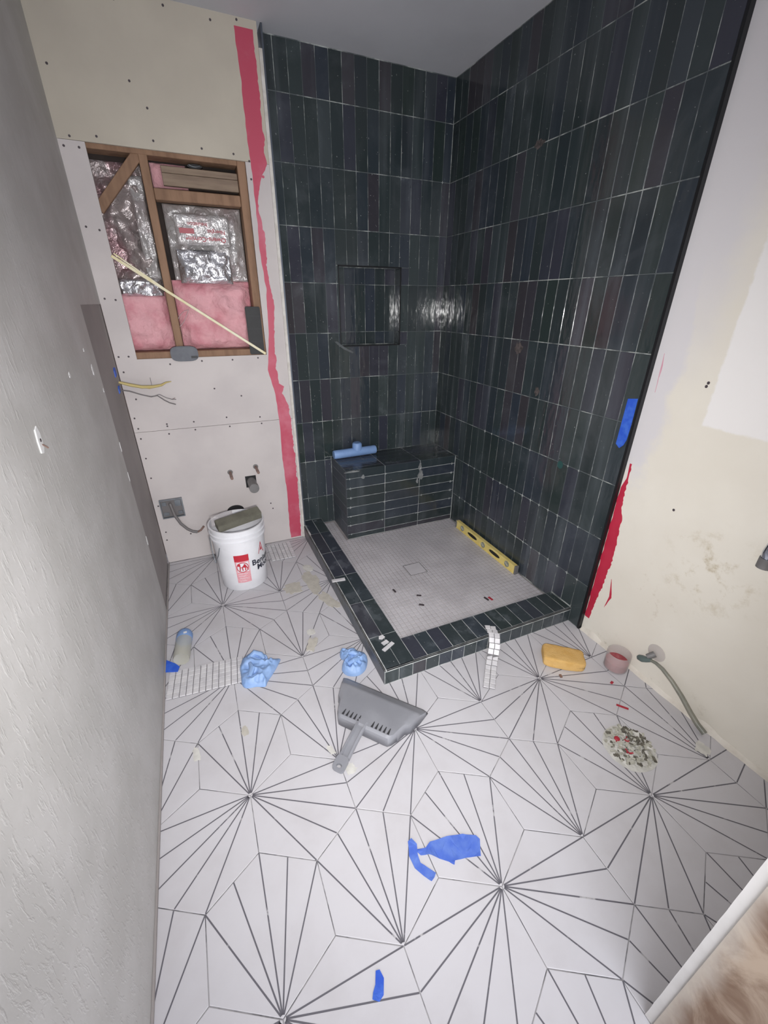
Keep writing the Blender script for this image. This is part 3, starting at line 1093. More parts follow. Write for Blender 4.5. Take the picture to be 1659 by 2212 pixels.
for (x0, x1, z0, z1) in ((NX0 - 0.004, NX1 + 0.004, NZ1 - 0.004, NZ1 + 0.003), (NX0 - 0.004, NX1 + 0.004, NZ0 - 0.003, NZ0 + 0.003), (NX0 - 0.004, NX0 + 0.002, NZ0, NZ1), (NX1 - 0.002, NX1 + 0.004, NZ0, NZ1)):
    g = MB()
    g.box(x0, x1, YT - 0.0022, YT + 0.006, z0, z1)
    g.build('niche_edge', M['black_trim'], wsb)

# ------------------------------------------------------------------ shower: tiled right wall
YE = 1.1374
g = MB()
g.box(XT + 0.0013, XR + 0.10, YE - 0.004, YT + 0.1, 0, ZC)
wsr = structure(g.build('wall_shower_right', M['grout']))
YJ = [YE] + [1.205 + TW * k for k in range(22)] + [YT - 0.001]
YJ = [y for y in YJ[:-1] if y < YT - 0.02] + [YT - 0.001]
spots = []
for i in range(len(YJ) - 1):
    for j in range(len(ZJ) - 1):
        y0, y1, z0, z1 = YJ[i], YJ[i + 1], ZJ[j], ZJ[j + 1]
        yc = (y0 + y1) / 2
        if j == 0:
            z0 = 0.002 if yc < 1.19 else (0.088 if yc < 1.36 else 0.047)
        for (a, b, c, e) in cut_rects((y0, y1, z0, z1), (BY0 - 0.002, 9, -1, BZ)):
            if b - a < 0.008 or e - c < 0.008:
                continue
            dusty = (c < 0.2 and a < 1.6) or RNG.random() < 0.10
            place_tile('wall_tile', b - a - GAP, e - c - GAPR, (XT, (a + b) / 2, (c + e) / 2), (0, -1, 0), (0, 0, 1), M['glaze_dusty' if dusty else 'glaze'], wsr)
        if 0 < i and j in (1, 2, 3) and y0 < BY0 - 0.03:
            p = {1: 0.75, 2: 0.8, 3: 0.3}[j]
            if RNG.random() < p:
                spots.append((y0, z0))

# white tile spacers left in the joints
q = MB()
q.box(-0.0075, 0.0075, -0.0009, 0.0009, 0, 0.0022)
q.box(-0.0009, 0.0009, -0.0075, 0.0075, 0, 0.0023)
cross = fix(mesh('spacer', q.V, q.F, M['spacer']))


def put_spacer(parent, p, u, v):
    u, v = Vector(u), Vector(v)
    o = add('spacer', cross, parent)
    s = RNG.uniform(0.7, 1.15)
    R = Matrix((u, v, u.cross(v))).transposed() @ Matrix.Rotation(RNG.gauss(0, 0.08), 3, 'Z')
    o.matrix_basis = Matrix.Translation(p) @ R.to_4x4() @ Matrix.Diagonal((s, s, 1, 1))


for (y, z) in spots:
    put_spacer(wsr, (XT - 0.0004, y, z), (0, -1, 0), (0, 0, 1))
for (x, z) in ((0.669, 0.795), (0.804, 0.795), (1.07, 0.795), (1.20, 0.795), (0.669, 0.526), (0.601, 0.526), (1.547, 2.139)):
    put_spacer(wsb, (x, YT - 0.0004, z), (1, 0, 0), (0, 0, 1))
# rough openings for the shower fittings
for (y, z, a, b) in ((1.935, 2.142, 0.032, 0.016), (1.884, 1.292, 0.030, 0.028), (1.70, 1.10, 0.016, 0.022)):
    g = MB()
    g.prism([(y + a * math.cos(2 * math.pi * k / 18) * (1 + 0.25 * math.sin(5 * k)), z + b * math.sin(2 * math.pi * k / 18) * (1 + 0.25 * math.cos(4 * k))) for k in range(18)], lambda u, v, d: (XT - d, u, v), -0.002, 0.0012)
    g.build('rough_opening', M['rough_hole'], wsr)
# black edge profile
g = MB()
g.box(XT - 0.003, XR + 0.002, 1.1255, YE - 0.0012, 0.001, ZC - 0.001)
structure(g.build('trim_4', M['black_trim']))

# ------------------------------------------------------------------ painted right wall
g = MB()
g.box(XR, XR + 0.1, YN, 1.125, 0, ZC)
wall_right = structure(g.build('wall_right', M['cream']))
RL = [(1.112, 0.905), (1.108, 0.84), (1.1235, 0.79), (1.1235, 0.6), (1.1235, 0.4), (1.1235, 0.2), (1.1235, 0.085)]
RR = [(1.104, 0.905), (1.098, 0.84), (1.098, 0.76), (1.072, 0.6), (1.066, 0.45), (1.080, 0.26), (1.098, 0.09)]
ribbon('waterproofing_paint', RL, RR, lambda u, v, d: (XR - d, u, v), 0.0006, M['red_bright'], wall_right, 0.010, 9.1, 110)
ribbon('waterproofing_paint', [(1.045, 0.36), (1.030, 0.27), (1.040, 0.20)], [(1.043, 0.36), (1.018, 0.27), (1.039, 0.20)], lambda u, v, d: (XR - d, u, v), 0.0006, M['red_bright'], wall_right, 0.002, 12.1, 16)
ribbon('waterproofing_paint', [(1.100, 1.34), (1.097, 1.27), (1.094, 1.20)], [(1.097, 1.34), (1.092, 1.27), (1.093, 1.20)], lambda u, v, d: (XR - d, u, v), 0.0004, M['red_faint'], wall_right, 0.003, 14.1, 16)
for (y, z) in ((0.915, 1.262), (0.918, 1.250), (0.885, 0.79)):
    g = MB()
    g.prism([(y + 0.005 * math.cos(k * math.pi / 5), z + 0.0055 * math.sin(k * math.pi / 5)) for k in range(10)], lambda u, v, d: (XR - d, u, v), 0, 0.0006)
    g.build('screw_hole', M['dark_bit'], wall_right)
# ragged bead along the floor
V, F = [], []
n = 60
for k in range(n + 1):
    y = 0.10 + (1.12 - 0.10) * k / n
    w = 0.012 + 0.010 * abs(noise.noise(Vector((y * 11, 2, 0))))
    h = 0.016 + 0.022 * abs(noise.noise(Vector((y * 9, 5, 0))))
    V += [(XR - w, y, 0.0004), (XR - w * 0.6, y, h * 0.55), (XR - 0.0003, y, h), (XR - 0.0003, y, 0.0004)]
for k in range(n):
    for s in range(4):
        t_ = (s + 1) % 4
        F.append((4 * k + s, 4 * k + 4 + s, 4 * k + 4 + t_, 4 * k + t_))
F += [(0, 1, 2, 3), (4 * n, 4 * n + 3, 4 * n + 2, 4 * n + 1)]
structure(obj('trim_5', V, F, M['caulk']))

# ------------------------------------------------------------------ jamb beside the camera
g = MB()
g.box(0.723, XR - 0.0005, -0.10, 0.0765, 0.0, ZC - 0.001)
wn = structure(g.build('wall_near', M['jamb_white']))
g = MB()
g.box(0.712, 0.7225, -0.60, 0.0590, 0.001, ZC - 0.002)
g.build('jamb_board', M['jamb_wood'], wn)
V, F = [], []
n = 70
for k in range(n + 1):
    z = 0.001 + (ZC - 0.004) * k / n
    y = 0.0775 + 0.0015 * noise.noise(Vector((z * 30, 1, 0)))
    V += [(0.7165, 0.0592, z), (0.7165, y, z), (0.7228, y, z), (0.7228, 0.0592, z)]
for k in range(n):
    for s in range(4):
        t_ = (s + 1) % 4
        F.append((4 * k + s, 4 * k + 4 + s, 4 * k + 4 + t_, 4 * k + t_))
F += [(0, 1, 2, 3), (4 * n, 4 * n + 3, 4 * n + 2, 4 * n + 1)]
obj('edge_bead', V, F, M['jamb_white'], wn)

# ------------------------------------------------------------------ shower pan
PX0, PX1, PY0, PY1, PZ = 0.690, XT - 0.004, 1.345, YT - 0.004, 0.045
g = MB()
g.box(PX0 - 0.002, PX1 + 0.002, PY0 - 0.002, PY1 + 0.002, 0.0, PZ - 0.0010)
pan = structure(g.build('floor_shower', M['mosaic_joint']))
MP = 0.0265
cells = []
y = PY0
while y + MP <= PY1 + 1e-6:
    x = PX0
    while x + MP <= PX1 + 0.012:
        if not (x + MP > BX0 and y + MP > BY0):
            cells.append((x + MP / 2, y + MP / 2))
        x += MP
    y += MP
cells.sort(key=lambda c: c[0] ** 2 + c[1] ** 2)
for (x, y) in cells[:300]:
    place_tile('mosaic_tile', MP - 0.0024, MP - 0.0024, (x, y, PZ), (1, 0, 0), (0, 1, 0), M['mosaic'], pan, t=0.006, ch=0.0008, tilt=0.006, proud=0.0002)
g = MB()
a = (MP - 0.0024) / 2
for (x, y) in cells[300:]:
    dz = RNG.uniform(-0.0002, 0.0002)
    c = 0.0008
    g.poly([(x - a, y - a, PZ - 0.004), (x + a, y - a, PZ - 0.004), (x + a, y + a, PZ - 0.004), (x - a, y + a, PZ - 0.004),
            (x - a + c, y - a + c, PZ + dz), (x + a - c, y - a + c, PZ + dz), (x + a - c, y + a - c, PZ + dz), (x - a + c, y + a - c, PZ + dz)],
           [(4, 5, 6, 7), (0, 1, 5, 4), (1, 2, 6, 5), (2, 3, 7, 6), (3, 0, 4, 7)])
rest = g.build('mosaic_tiles', M['mosaic'], pan)
rest['kind'] = 'stuff'
g = MB()
for (x0, x1, y0, y1) in ((0.985, 1.100, 1.828, 1.832), (0.985, 1.100, 1.939, 1.943), (0.985, 0.989, 1.832, 1.939), (1.096, 1.100, 1.832, 1.939)):
    g.box(x0, x1, y0, y1, PZ - 0.002, PZ + 0.0012)
g.build('drain_frame', M['grey_pipe'], pan)
g = MB()
g.box(0.992, 1.093, 1.835, 1.936, PZ - 0.002, PZ + 0.0008)
g.build('drain_cover', M['mosaic'], pan)

# ------------------------------------------------------------------ curb
CX0, CX1, CY0, CY1, CZ = 0.535, 0.683, 1.195, 1.345, 0.086
g = MB()
g.box(CX0 + 0.0013, CX1, CY0 + 0.0013, YB - 0.006, 0.0, CZ - 0.0013)
g.box(CX0 + 0.014, CX1, YB - 0.006, YT - 0.002, 0.0, CZ - 0.0013)
g.box(CX1, XT - 0.001, CY0 + 0.0013, CY1, 0.0, CZ - 0.0013)
curb = tag(g.build('shower_curb', M['grout_white']), 'low dark tiled shower curb running round the grey mosaic pan', 'curb')
D = M['glaze_dusty']
yj = [CY0 + 0.003] + [1.400 + TH * k for k in range(5)] + [YT - 0.004]
yj = [v for v in yj if v < YT - 0.03] + [YT - 0.004]
for k in range(len(yj) - 1):
    for (x0, x1) in ((CX0 + 0.010, CX0 + 0.078), (CX0 + 0.078, CX1)):
        y1 = min(yj[k + 1], YT - 0.004)
        y0 = yj[k]
        if x0 < CX0 + 0.02 and y1 > YB - 0.01:
            x0 = CX0 + 0.016
        place_tile('curb_tile', x1 - x0 - GAP, y1 - y0 - GAP, ((x0 + x1) / 2, (y0 + y1) / 2, CZ), (1, 0, 0), (0, 1, 0), D, curb, t=0.006)
    y1 = min(yj[k + 1], YB - 0.008)
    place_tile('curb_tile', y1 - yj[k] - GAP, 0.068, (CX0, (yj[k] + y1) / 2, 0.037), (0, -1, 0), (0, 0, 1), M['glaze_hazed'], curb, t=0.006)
g = MB()
g.box(CX0 - 0.001, CX0 + 0.0085, CY0 - 0.001, YB - 0.008, CZ - 0.0100, CZ + 0.0008)
bevel(g.build('edge_profile', M['black_trim'], curb), 0.003, 2)
x = CX1
while x < XT - 0.004:
    x1 = min(x + TW, XT - 0.002)
    if x1 - x > 0.01:
        place_tile('curb_tile', x1 - x - GAP, CY1 - CY0 - 0.010, ((x + x1) / 2, (CY0 + CY1) / 2 + 0.004, CZ), (1, 0, 0), (0, 1, 0), D, curb, t=0.006)
    x += TW
x = CX0 + 0.004
while x < XT - 0.004:
    x1 = min(x + TW, XT - 0.002)
    if x1 - x > 0.01:
        place_tile('curb_tile', x1 - x - GAP, 0.068, ((x + x1) / 2, CY0, 0.037), (1, 0, 0), (0, 0, 1), D, curb, t=0.006)
    x += TW
g = MB()
g.box(CX0 + 0.009, XT - 0.002, CY0 - 0.001, CY0 + 0.0085, CZ - 0.0100, CZ + 0.0008)
bevel(g.build('edge_profile', M['black_trim'], curb), 0.003, 2)

# ------------------------------------------------------------------ bench
g = MB()
g.box(BX0 + 0.0013, XT - 0.001, BY0 + 0.0013, YT - 0.001, PZ + 0.0005, BZ - 0.0013)
bench = tag(g.build('shower_bench', M['grout_white']), 'dark tiled box bench built into the back corner of the shower', 'bench')
xj = [BX0, 1.056, 1.318, XT - 0.003]
zj = [PZ + 0.002, 0.082] + [0.082 + TW * k for k in range(1, 7)] + [BZ - 0.003]
for i in range(3):
    for j in range(len(zj) - 1):
        place_tile('bench_tile', xj[i + 1] - xj[i] - GAP, zj[j + 1] - zj[j] - GAP, ((xj[i] + xj[i + 1]) / 2, BY0, (zj[j] + zj[j + 1]) / 2), (1, 0, 0), (0, 0, 1), M['glaze'], bench, t=0.006)
        if i > 0 and RNG.random() < 0.6:
            put_spacer(bench, (xj[i] + RNG.uniform(-0.02, 0.02), BY0 - 0.0004, zj[j]), (1, 0, 0), (0, 0, 1))
        if 2 < j and RNG.random() < 0.8:
            put_spacer(bench, (xj[-1] - RNG.uniform(0.02, 0.03), BY0 - 0.0004, zj[j]), (1, 0, 0), (0, 0, 1))
        if j > 0 and RNG.random() < 0.5:
            put_spacer(bench, (xj[0] + RNG.uniform(0.02, 0.03), BY0 - 0.0004, zj[j]), (1, 0, 0), (0, 0, 1))
for j in range(len(zj) - 1):
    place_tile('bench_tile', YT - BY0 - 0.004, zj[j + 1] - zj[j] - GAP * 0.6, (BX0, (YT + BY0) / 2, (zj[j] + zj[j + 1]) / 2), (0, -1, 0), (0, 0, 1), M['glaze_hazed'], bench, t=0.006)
yj2 = [BY0] + [BY0 + 0.045 + TW * k for k in range(4)] + [YT - 0.002]
for i in range(3):
    for j in range(len(yj2) - 1):
        place_tile('bench_tile', xj[i + 1] - xj[i] - GAP, yj2[j + 1] - yj2[j] - GAP, ((xj[i] + xj[i + 1]) / 2, (yj2[j] + yj2[j + 1]) / 2, BZ), (1, 0, 0), (0, 1, 0), D, bench, t=0.006)
for (x, z, a, b) in ((1.318, 0.50, 0.012, 0.03), (1.325, 0.44, 0.020, 0.035), (1.300, 0.40, 0.008, 0.02), (0.83, 0.535, 0.05, 0.006), (0.90, 0.49, 0.012, 0.014)):
    g = MB()
    g.prism([(x + a * math.cos(2 * math.pi * k / 16) * (1 + 0.3 * math.sin(5 * k)), z + b * math.sin(2 * math.pi * k / 16) * (1 + 0.3 * math.cos(3 * k))) for k in range(16)], lambda u, v, d: (u, BY0 - d, v), -0.001, 0.0012)
    g.build('thinset_smear', M['bench_smear'], bench)

# ------------------------------------------------------------------ bucket
BC = (0.082, 2.258)
bk = thing('paint_bucket', 'white plastic paint bucket with red warning label below the back wall', 'bucket', (BC[0], BC[1], 0))
BH = 0.395


def brad(z):
    return 0.129 + (0.146 - 0.129) * z / BH


g = MB()
pr = [(0.0, 0.0008), (brad(0) - 0.004, 0.0008), (brad(0), 0.006)]
pr += [(brad(z), z) for z in (0.10, 0.20, 0.30)]
pr += [(brad(0.315), 0.315), (brad(0.315) + 0.007, 0.317), (brad(0.32) + 0.007, 0.326), (brad(0.33), 0.329), (brad(0.345), 0.345), (brad(0.345) + 0.007, 0.347), (brad(0.355) + 0.008, 0.357), (brad(0.36) + 0.001, 0.360), (brad(BH) + 0.001, BH - 0.012), (brad(BH) + 0.006, BH - 0.010), (brad(BH) + 0.006, BH - 0.002), (brad(BH) + 0.003, BH), (brad(BH) - 0.003, BH),
       (brad(0.3) - 0.003, 0.30), (brad(0.25) - 0.003, 0.262), (0.0, 0.262)]
g.lathe(pr, (BC[0], BC[1], 0), 'Z', 64)
g.build('shell', M['white_plastic'], bk, True)
th0 = math.atan2(-BC[1], -BC[0])


def on_bucket(al, z, d=0.0):
    r = brad(z) + d
    a = th0 + al
    return (BC[0] + r * math.cos(a), BC[1] + r * math.sin(a), z)


def bucket_fn(al0, z0, slant=0.0):
    return lambda x, y, d: on_bucket(al0 + x / 0.137, z0 + y + slant * x, d)


def curved_patch(name, a0, a1, z0, z1, m, parent, d=0.0006, n=10):
    V, F = [], []
    for k in range(n + 1):
        a = a0 + (a1 - a0) * k / n
        V += [on_bucket(a, z0, d), on_bucket(a, z1, d)]
    for k in range(n):
        F.append((2 * k, 2 * k + 2, 2 * k + 3, 2 * k + 1))
    return obj(name, V, F, m, parent, autofix=False)


A0, A1 = -0.33, 0.24
wl = curved_patch('warning_label', A0, A1, 0.060, 0.246, M['label_pink'], bk, 0.0005)
curved_patch('label_header', A0, A1, 0.204, 0.246, M['label_red'], bk, 0.0009)
curved_patch('label_panel', A0 + 0.06, A1 - 0.04, 0.134, 0.198, M['white_plastic'], bk, 0.0009)
# pictogram: an oval ring with a tumbling figure, in red
def bucket_poly(name, pts, m, d):
    V = [on_bucket(a, z, d) for a, z in pts]
    return obj(name, V, [tuple(range(len(V)))], m, bk, autofix=False)


ac, zc = (A0 + A1) / 2, 0.164
V, F = [], []
for k in range(32):
    t = 2 * math.pi * k / 32
    V += [on_bucket(ac + 0.24 * math.cos(t), zc + 0.034 * math.sin(t), 0.0012), on_bucket(ac + 0.21 * math.cos(t), zc + 0.029 * math.sin(t), 0.0012)]
for k in range(32):
    j = (k + 1) % 32
    F.append((2 * k, 2 * j, 2 * j + 1, 2 * k + 1))
obj('pictogram', V, F, M['label_red'], bk, autofix=False)
bucket_poly('pictogram', [(ac - 0.14 + 0.06 * math.cos(2 * math.pi * k / 14), zc + 0.018 + 0.010 * math.sin(2 * math.pi * k / 14)) for k in range(14)], M['label_red'], 0.0013)
bucket_poly('pictogram', [(ac - 0.12, zc + 0.020), (ac + 0.10, zc + 0.022), (ac + 0.17, zc + 0.004), (ac + 0.12, zc - 0.004), (ac - 0.02, zc + 0.000), (ac - 0.12, zc - 0.004)], M['label_red'], 0.0014)
for (a, b) in ((-0.12, -0.14), (-0.04, -0.02), (0.10, 0.07), (0.14, 0.19)):
    bucket_poly('pictogram', [(ac + a, zc + 0.002), (ac + a + 0.045, zc + 0.002), (ac + b + 0.04, zc - 0.022), (ac + b, zc - 0.022)], M['label_red'], 0.00135)
for k, (w, x) in enumerate(((0.42, 0.0), (0.30, 0.0), (0.36, 0.02), (0.25, 0.05))):
    curved_patch('label_line', A0 + 0.06 + x, A0 + 0.06 + x + w, 0.120 - 0.016 * k, 0.1225 - 0.016 * k, M['white_plastic'], bk, 0.0010)
solid_text('lettering', 'Benjamin', 0.050, bucket_fn(0.345, 0.158), M['label_ink'], bk, 0.0014, 0.0008)
solid_text('lettering', 'Moore', 0.050, bucket_fn(0.56, 0.118), M['label_ink'], bk, 0.0014, 0.0008)
for (s, m, d) in ((1.0, 'label_red', 0.0008), (0.62, 'white_plastic', 0.0012), (0.40, 'label_red', 0.0016)):
    bucket_poly('logo_triangle', [(0.86 - 0.17 * s, 0.245 - 0.030 * s), (0.86 + 0.17 * s, 0.245 - 0.030 * s), (0.86, 0.245 + 0.046 * s)], M[m], d)
g = MB()
arc = [on_bucket(-1.35 + 0.0, 0.318, 0.012), on_bucket(-1.22, 0.27, 0.016), on_bucket(-1.05, 0.235, 0.020), on_bucket(-0.86, 0.30, 0.010)]
arc = [on_bucket(-1.40, 0.335, 0.010), on_bucket(-1.25, 0.24, 0.018), on_bucket(-1.08, 0.19, 0.024), on_bucket(-0.90, 0.245, 0.014), on_bucket(-0.82, 0.292, 0.006)]
g.tube(arc, 0.0022, 8)
g.build('wire_handle', M['steel'], bk, True)
V, F = cushion(16, 10, BC[0] - 0.13, BC[0] - 0.01, 0.37, 0.425, BC[1] + 0.07, 0.02, 22, 41.0, 0.004, 0.001)
V = [(x, BC[1] + 0.055 + (z - 0.37) * 0.5 + (x - BC[0]) * 0.3 + (y - BC[1] - 0.07), z) for (x, y, z) in V]
obj('plastic_liner', V, F, M['clear_plastic'], bk, True)

ft = thing('grout_float', 'grey-green rubber float lying across the top of the bucket', 'float', (0.09, 2.20, BH))
T = Matrix.Translation((0.096, 2.215, 0.413)) @ Matrix.Rotation(math.radians(14), 4, 'Z') @ Matrix.Rotation(math.radians(-4), 4, 'Y') @ Matrix.Rotation(math.radians(16), 4, 'X')
g = MB()
g.box(-0.122, 0.122, -0.030, 0.030, -0.014, 0.034, T=T)
bevel(g.build('rubber_pad', M['float'], ft), 0.003, 2)

# ------------------------------------------------------------------ mosaic sheets
def mosaic_sheet(label, origin, ux, nx, ny, p, group='loose white mosaic sheets', skip=0.0, z=0.0015):
    """flat on the floor: origin corner, direction of first axis in plan"""
    u = Vector((math.cos(ux), math.sin(ux), 0))
    v = Vector((-math.sin(ux), math.cos(ux), 0))
    o = thing('mosaic_sheet', label, 'mosaic sheet', origin, group)
    O = Vector((origin[0], origin[1], 0))
    g = MB()
    a, b = 0.001, p * nx - 0.001
    c, e = 0.001, p * ny - 0.001
    vs = [O + u * s + v * t + Vector((0, 0, h)) for h in (0.0006, z + 0.001) for (s, t) in ((a, c), (b, c), (b, e), (a, e))]
    g.poly(vs, [(3, 2, 1, 0), (4, 5, 6, 7), (0, 1, 5, 4), (1, 2, 6, 5), (2, 3, 7, 6), (3, 0, 4, 7)])
    g.build('mesh_backing', M['mesh_backing'], o)
    for i in range(nx):
        for j in range(ny):
            if RNG.random() < skip:
                continue
            t = place_tile('mosaic_tile', p - 0.0028, p - 0.0028, (0, 0, 0), u, v, M['mosaic_white'], None, t=0.004, ch=0.0008, tilt=0.012)
            t.matrix_basis = Matrix.Translation(O + u * (p * (i + 0.5)) + v * (p * (j + 0.5)) + Vector((0, 0, 0.0065))) @ t.matrix_basis.to_3x3().to_4x4()
            t.parent = o
            t.matrix_parent_inverse = Matrix.Translation(o.location).inverted()
    return o


mosaic_sheet('sheet of white mosaic tiles lying against the left wall by the bottle', (-0.340, 1.482, 0.0), -0.09, 12, 6, 0.0262)
mosaic_sheet('small piece of white mosaic sheet on the floor between bucket and back wall', (0.262, 2.375, 0.0), 0.0, 6, 8, 0.0262)

# mosaic strip draped over the curb
ms = thing('mosaic_strip', 'strip of white mosaic tiles draped over the front of the shower curb', 'mosaic sheet', (1.06, 1.10, 0.0), 'loose white mosaic sheets')
path = [Vector((1.118, 1.245, 0.0935)), Vector((1.098, 1.180, 0.0935)), Vector((1.080, 1.148, 0.060)), Vector((1.058, 1.126, 0.024)), Vector((1.020, 1.085, 0.0085)), Vector((0.935, 0.985, 0.0085))]
lens = [0]
for k in range(1, len(path)):
    lens.append(lens[-1] + (path[k] - path[k - 1]).length)


def along(s):
    s = min(max(s, 0), lens[-1] - 1e-6)
    for k in range(1, len(path)):
        if s <= lens[k]:
            return path[k - 1].lerp(path[k], (s - lens[k - 1]) / (lens[k] - lens[k - 1]))
    return path[-1]


p = 0.0262
side = Vector((0.80, -0.60, 0)).normalized()
nrow = int(lens[-1] / p)
bv, bf = [], []
for r in range(nrow + 1):
    c = along(min(r * p, lens[-1]))
    t = (along(r * p + 0.004) - along(r * p - 0.004)).normalized()
    nn = side.cross(t).normalized()
    if nn.z < 0:
        nn = -nn
    bv += [c - side * p * 0.98 - nn * 0.0042, c + side * p * 0.98 - nn * 0.0042, c + side * p * 0.98 - nn * 0.0026, c - side * p * 0.98 - nn * 0.0026]
for r in range(nrow):
    for s in range(4):
        t_ = (s + 1) % 4
        bf.append((4 * r + s, 4 * r + 4 + s, 4 * r + 4 + t_, 4 * r + t_))
bf += [(0, 1, 2, 3), (4 * nrow, 4 * nrow + 3, 4 * nrow + 2, 4 * nrow + 1)]
obj('mesh_backing', bv, bf, M['mesh_backing'], ms)
for r in range(nrow):
    c = along((r + 0.5) * p)
    t = (along((r + 0.9) * p) - along((r + 0.1) * p)).normalized()
    nn = side.cross(t).normalized()
    sgn = 1
    if nn.z < 0:
        nn = -nn
        sgn = -1
    for k in (-0.5, 0.5):
        o = add('mosaic_tile', blank(p - 0.0028, p - 0.0028, 0.0035, M['mosaic_white'], 0.0008), ms)
        R = Matrix((side * sgn, t, nn)).transposed()
        o.matrix_basis = Matrix.Translation(c + side * (k * p)) @ R.to_4x4()

# ------------------------------------------------------------------ dustpan (lying face down)
dp = thing('dustpan', 'grey plastic dustpan lying face down by the corner of the curb', 'dustpan', (0.42, 1.04, 0.0))
DO = Vector((0.504, 1.130, 0))
DU = Vector((0.648, -0.762, 0)).normalized()
DV = Vector((-0.762, -0.648, 0)).normalized()


def dpt(u, v, z):
    return DO + DU * u + DV * v + Vector((0, 0, z))


def dp_w(v):
    return 0.192 - (0.192 - 0.128) * (max(v, 0) / 0.185)


V, F = [], []
prof = [(0.0, 0.030), (0.012, 0.038), (0.034, 0.047), (0.040, 0.051), (0.048, 0.051), (0.10, 0.052), (0.150, 0.053), (0.178, 0.053), (0.186, 0.047), (0.188, 0.004)]
NU = 24
for (v, z) in prof:
    w = dp_w(v)
    for k in range(NU + 1):
        s = -1 + 2 * k / NU
        e = max(0, abs(s) - 0.80) / 0.20
        vv = v - (0.035 * e * e if v > 0.14 else 0)
        zz = z if abs(s) < 0.999 else z - 0.004
        V.append(dpt(w * s, vv, zz))
W = NU + 1
nr = len(prof)
for j in range(nr - 1):
    for k in range(NU):
        a = j * W + k
        F.append((a, a + 1, a + W + 1, a + W))
# side skirts
for s in (0, NU):
    base = len(V)
    for j in range(nr):
        P = V[j * W + s]
        zz = max(0.004, 0.022 * (1 - prof[j][0] / 0.06)) if j < nr - 1 else 0.004
        outw = DU * (0.004 if s else -0.004)
        V.append(Vector((P.x, P.y, zz)) + outw)
    for j in range(nr - 1):
        a, b = j * W + s, (j + 1) * W + s
        F.append((a, b, base + j + 1, base + j))
pan_me = mesh('pan', V, F, M['dustpan'], True)
fix(pan_me)
pob = add('pan', pan_me, dp)
sm = pob.modifiers.new('thickness', 'SOLIDIFY')
sm.thickness = 0.0025
sm.offset = -1
try:
    pan_me.set_sharp_from_angle(angle=math.radians(35))
except Exception:
    pass
for k in range(5):
    for s in (-1, 1):
        u = s * (0.030 + 0.017 * k) + 0.004
        g = MB()
        g.poly([dpt(u - 0.0045, 0.176, 0.0572), dpt(u + 0.0045, 0.176, 0.0572), dpt(u + 0.001, 0.150, 0.0570), dpt(u - 0.001, 0.150, 0.0570),
                dpt(u - 0.0045, 0.176, 0.0525), dpt(u + 0.0045, 0.176, 0.0525), dpt(u + 0.001, 0.150, 0.0525), dpt(u - 0.001, 0.150, 0.0525)],
               [(0, 1, 2, 3), (7, 6, 5, 4), (0, 4, 5, 1), (1, 5, 6, 2), (2, 6, 7, 3), (3, 7, 4, 0)])
        g.build('comb_slot', M['dustpan_dark'], dp)
# handle: two rails, web, end with hanging hole
V, F = [], []
hv = [(0.165, 0.022, 0.057), (0.20, 0.020, 0.055), (0.25, 0.020, 0.047), (0.31, 0.021, 0.034)]
for (v, w, z) in hv:
    for (s, dz) in ((-1.0, -0.014), (-1.0, 0.0), (-0.62, 0.001), (-0.5, -0.006), (0.5, -0.006), (0.62, 0.001), (1.0, 0.0), (1.0, -0.014)):
        V.append(dpt(w * s - 0.008, v, z + dz))
for j in range(len(hv) - 1):
    for k in range(8):
        t_ = (k + 1) % 8
        F.append((j * 8 + k, j * 8 + t_, j * 8 + 8 + t_, j * 8 + 8 + k))
F += [tuple(range(8)), tuple(range(len(V) - 1, len(V) - 9, -1))]
obj('handle', V, F, M['dustpan'], dp)
g = MB()
outer, inner = [], []
for k in range(32):
    t = 2 * math.pi * k / 32
    c, s = math.cos(t), math.sin(t)
    outer.append((0.024 * math.copysign(abs(c) ** 0.5, c) - 0.009, 0.334 + 0.026 * math.copysign(abs(s) ** 0.45, s)))
    inner.append((0.0105 * c - 0.009, 0.343 + 0.007 * s))
vs = []
for z in (0.020, 0.031):
    vs += [dpt(u, v, z + (0.334 - v) * 0.2) for u, v in outer] + [dpt(u, v, z + (0.334 - v) * 0.2) for u, v in inner]
fs = []
for k in range(32):
    j = (k + 1) % 32
    fs += [(64 + k, 64 + j, 96 + j, 96 + k), (k, 32 + k, 32 + j, j), (k, j, 64 + j, 64 + k), (32 + k, 96 + k, 96 + j, 32 + j)]
g.poly(vs, fs)
g.build('hanging_end', M['dustpan'], dp)

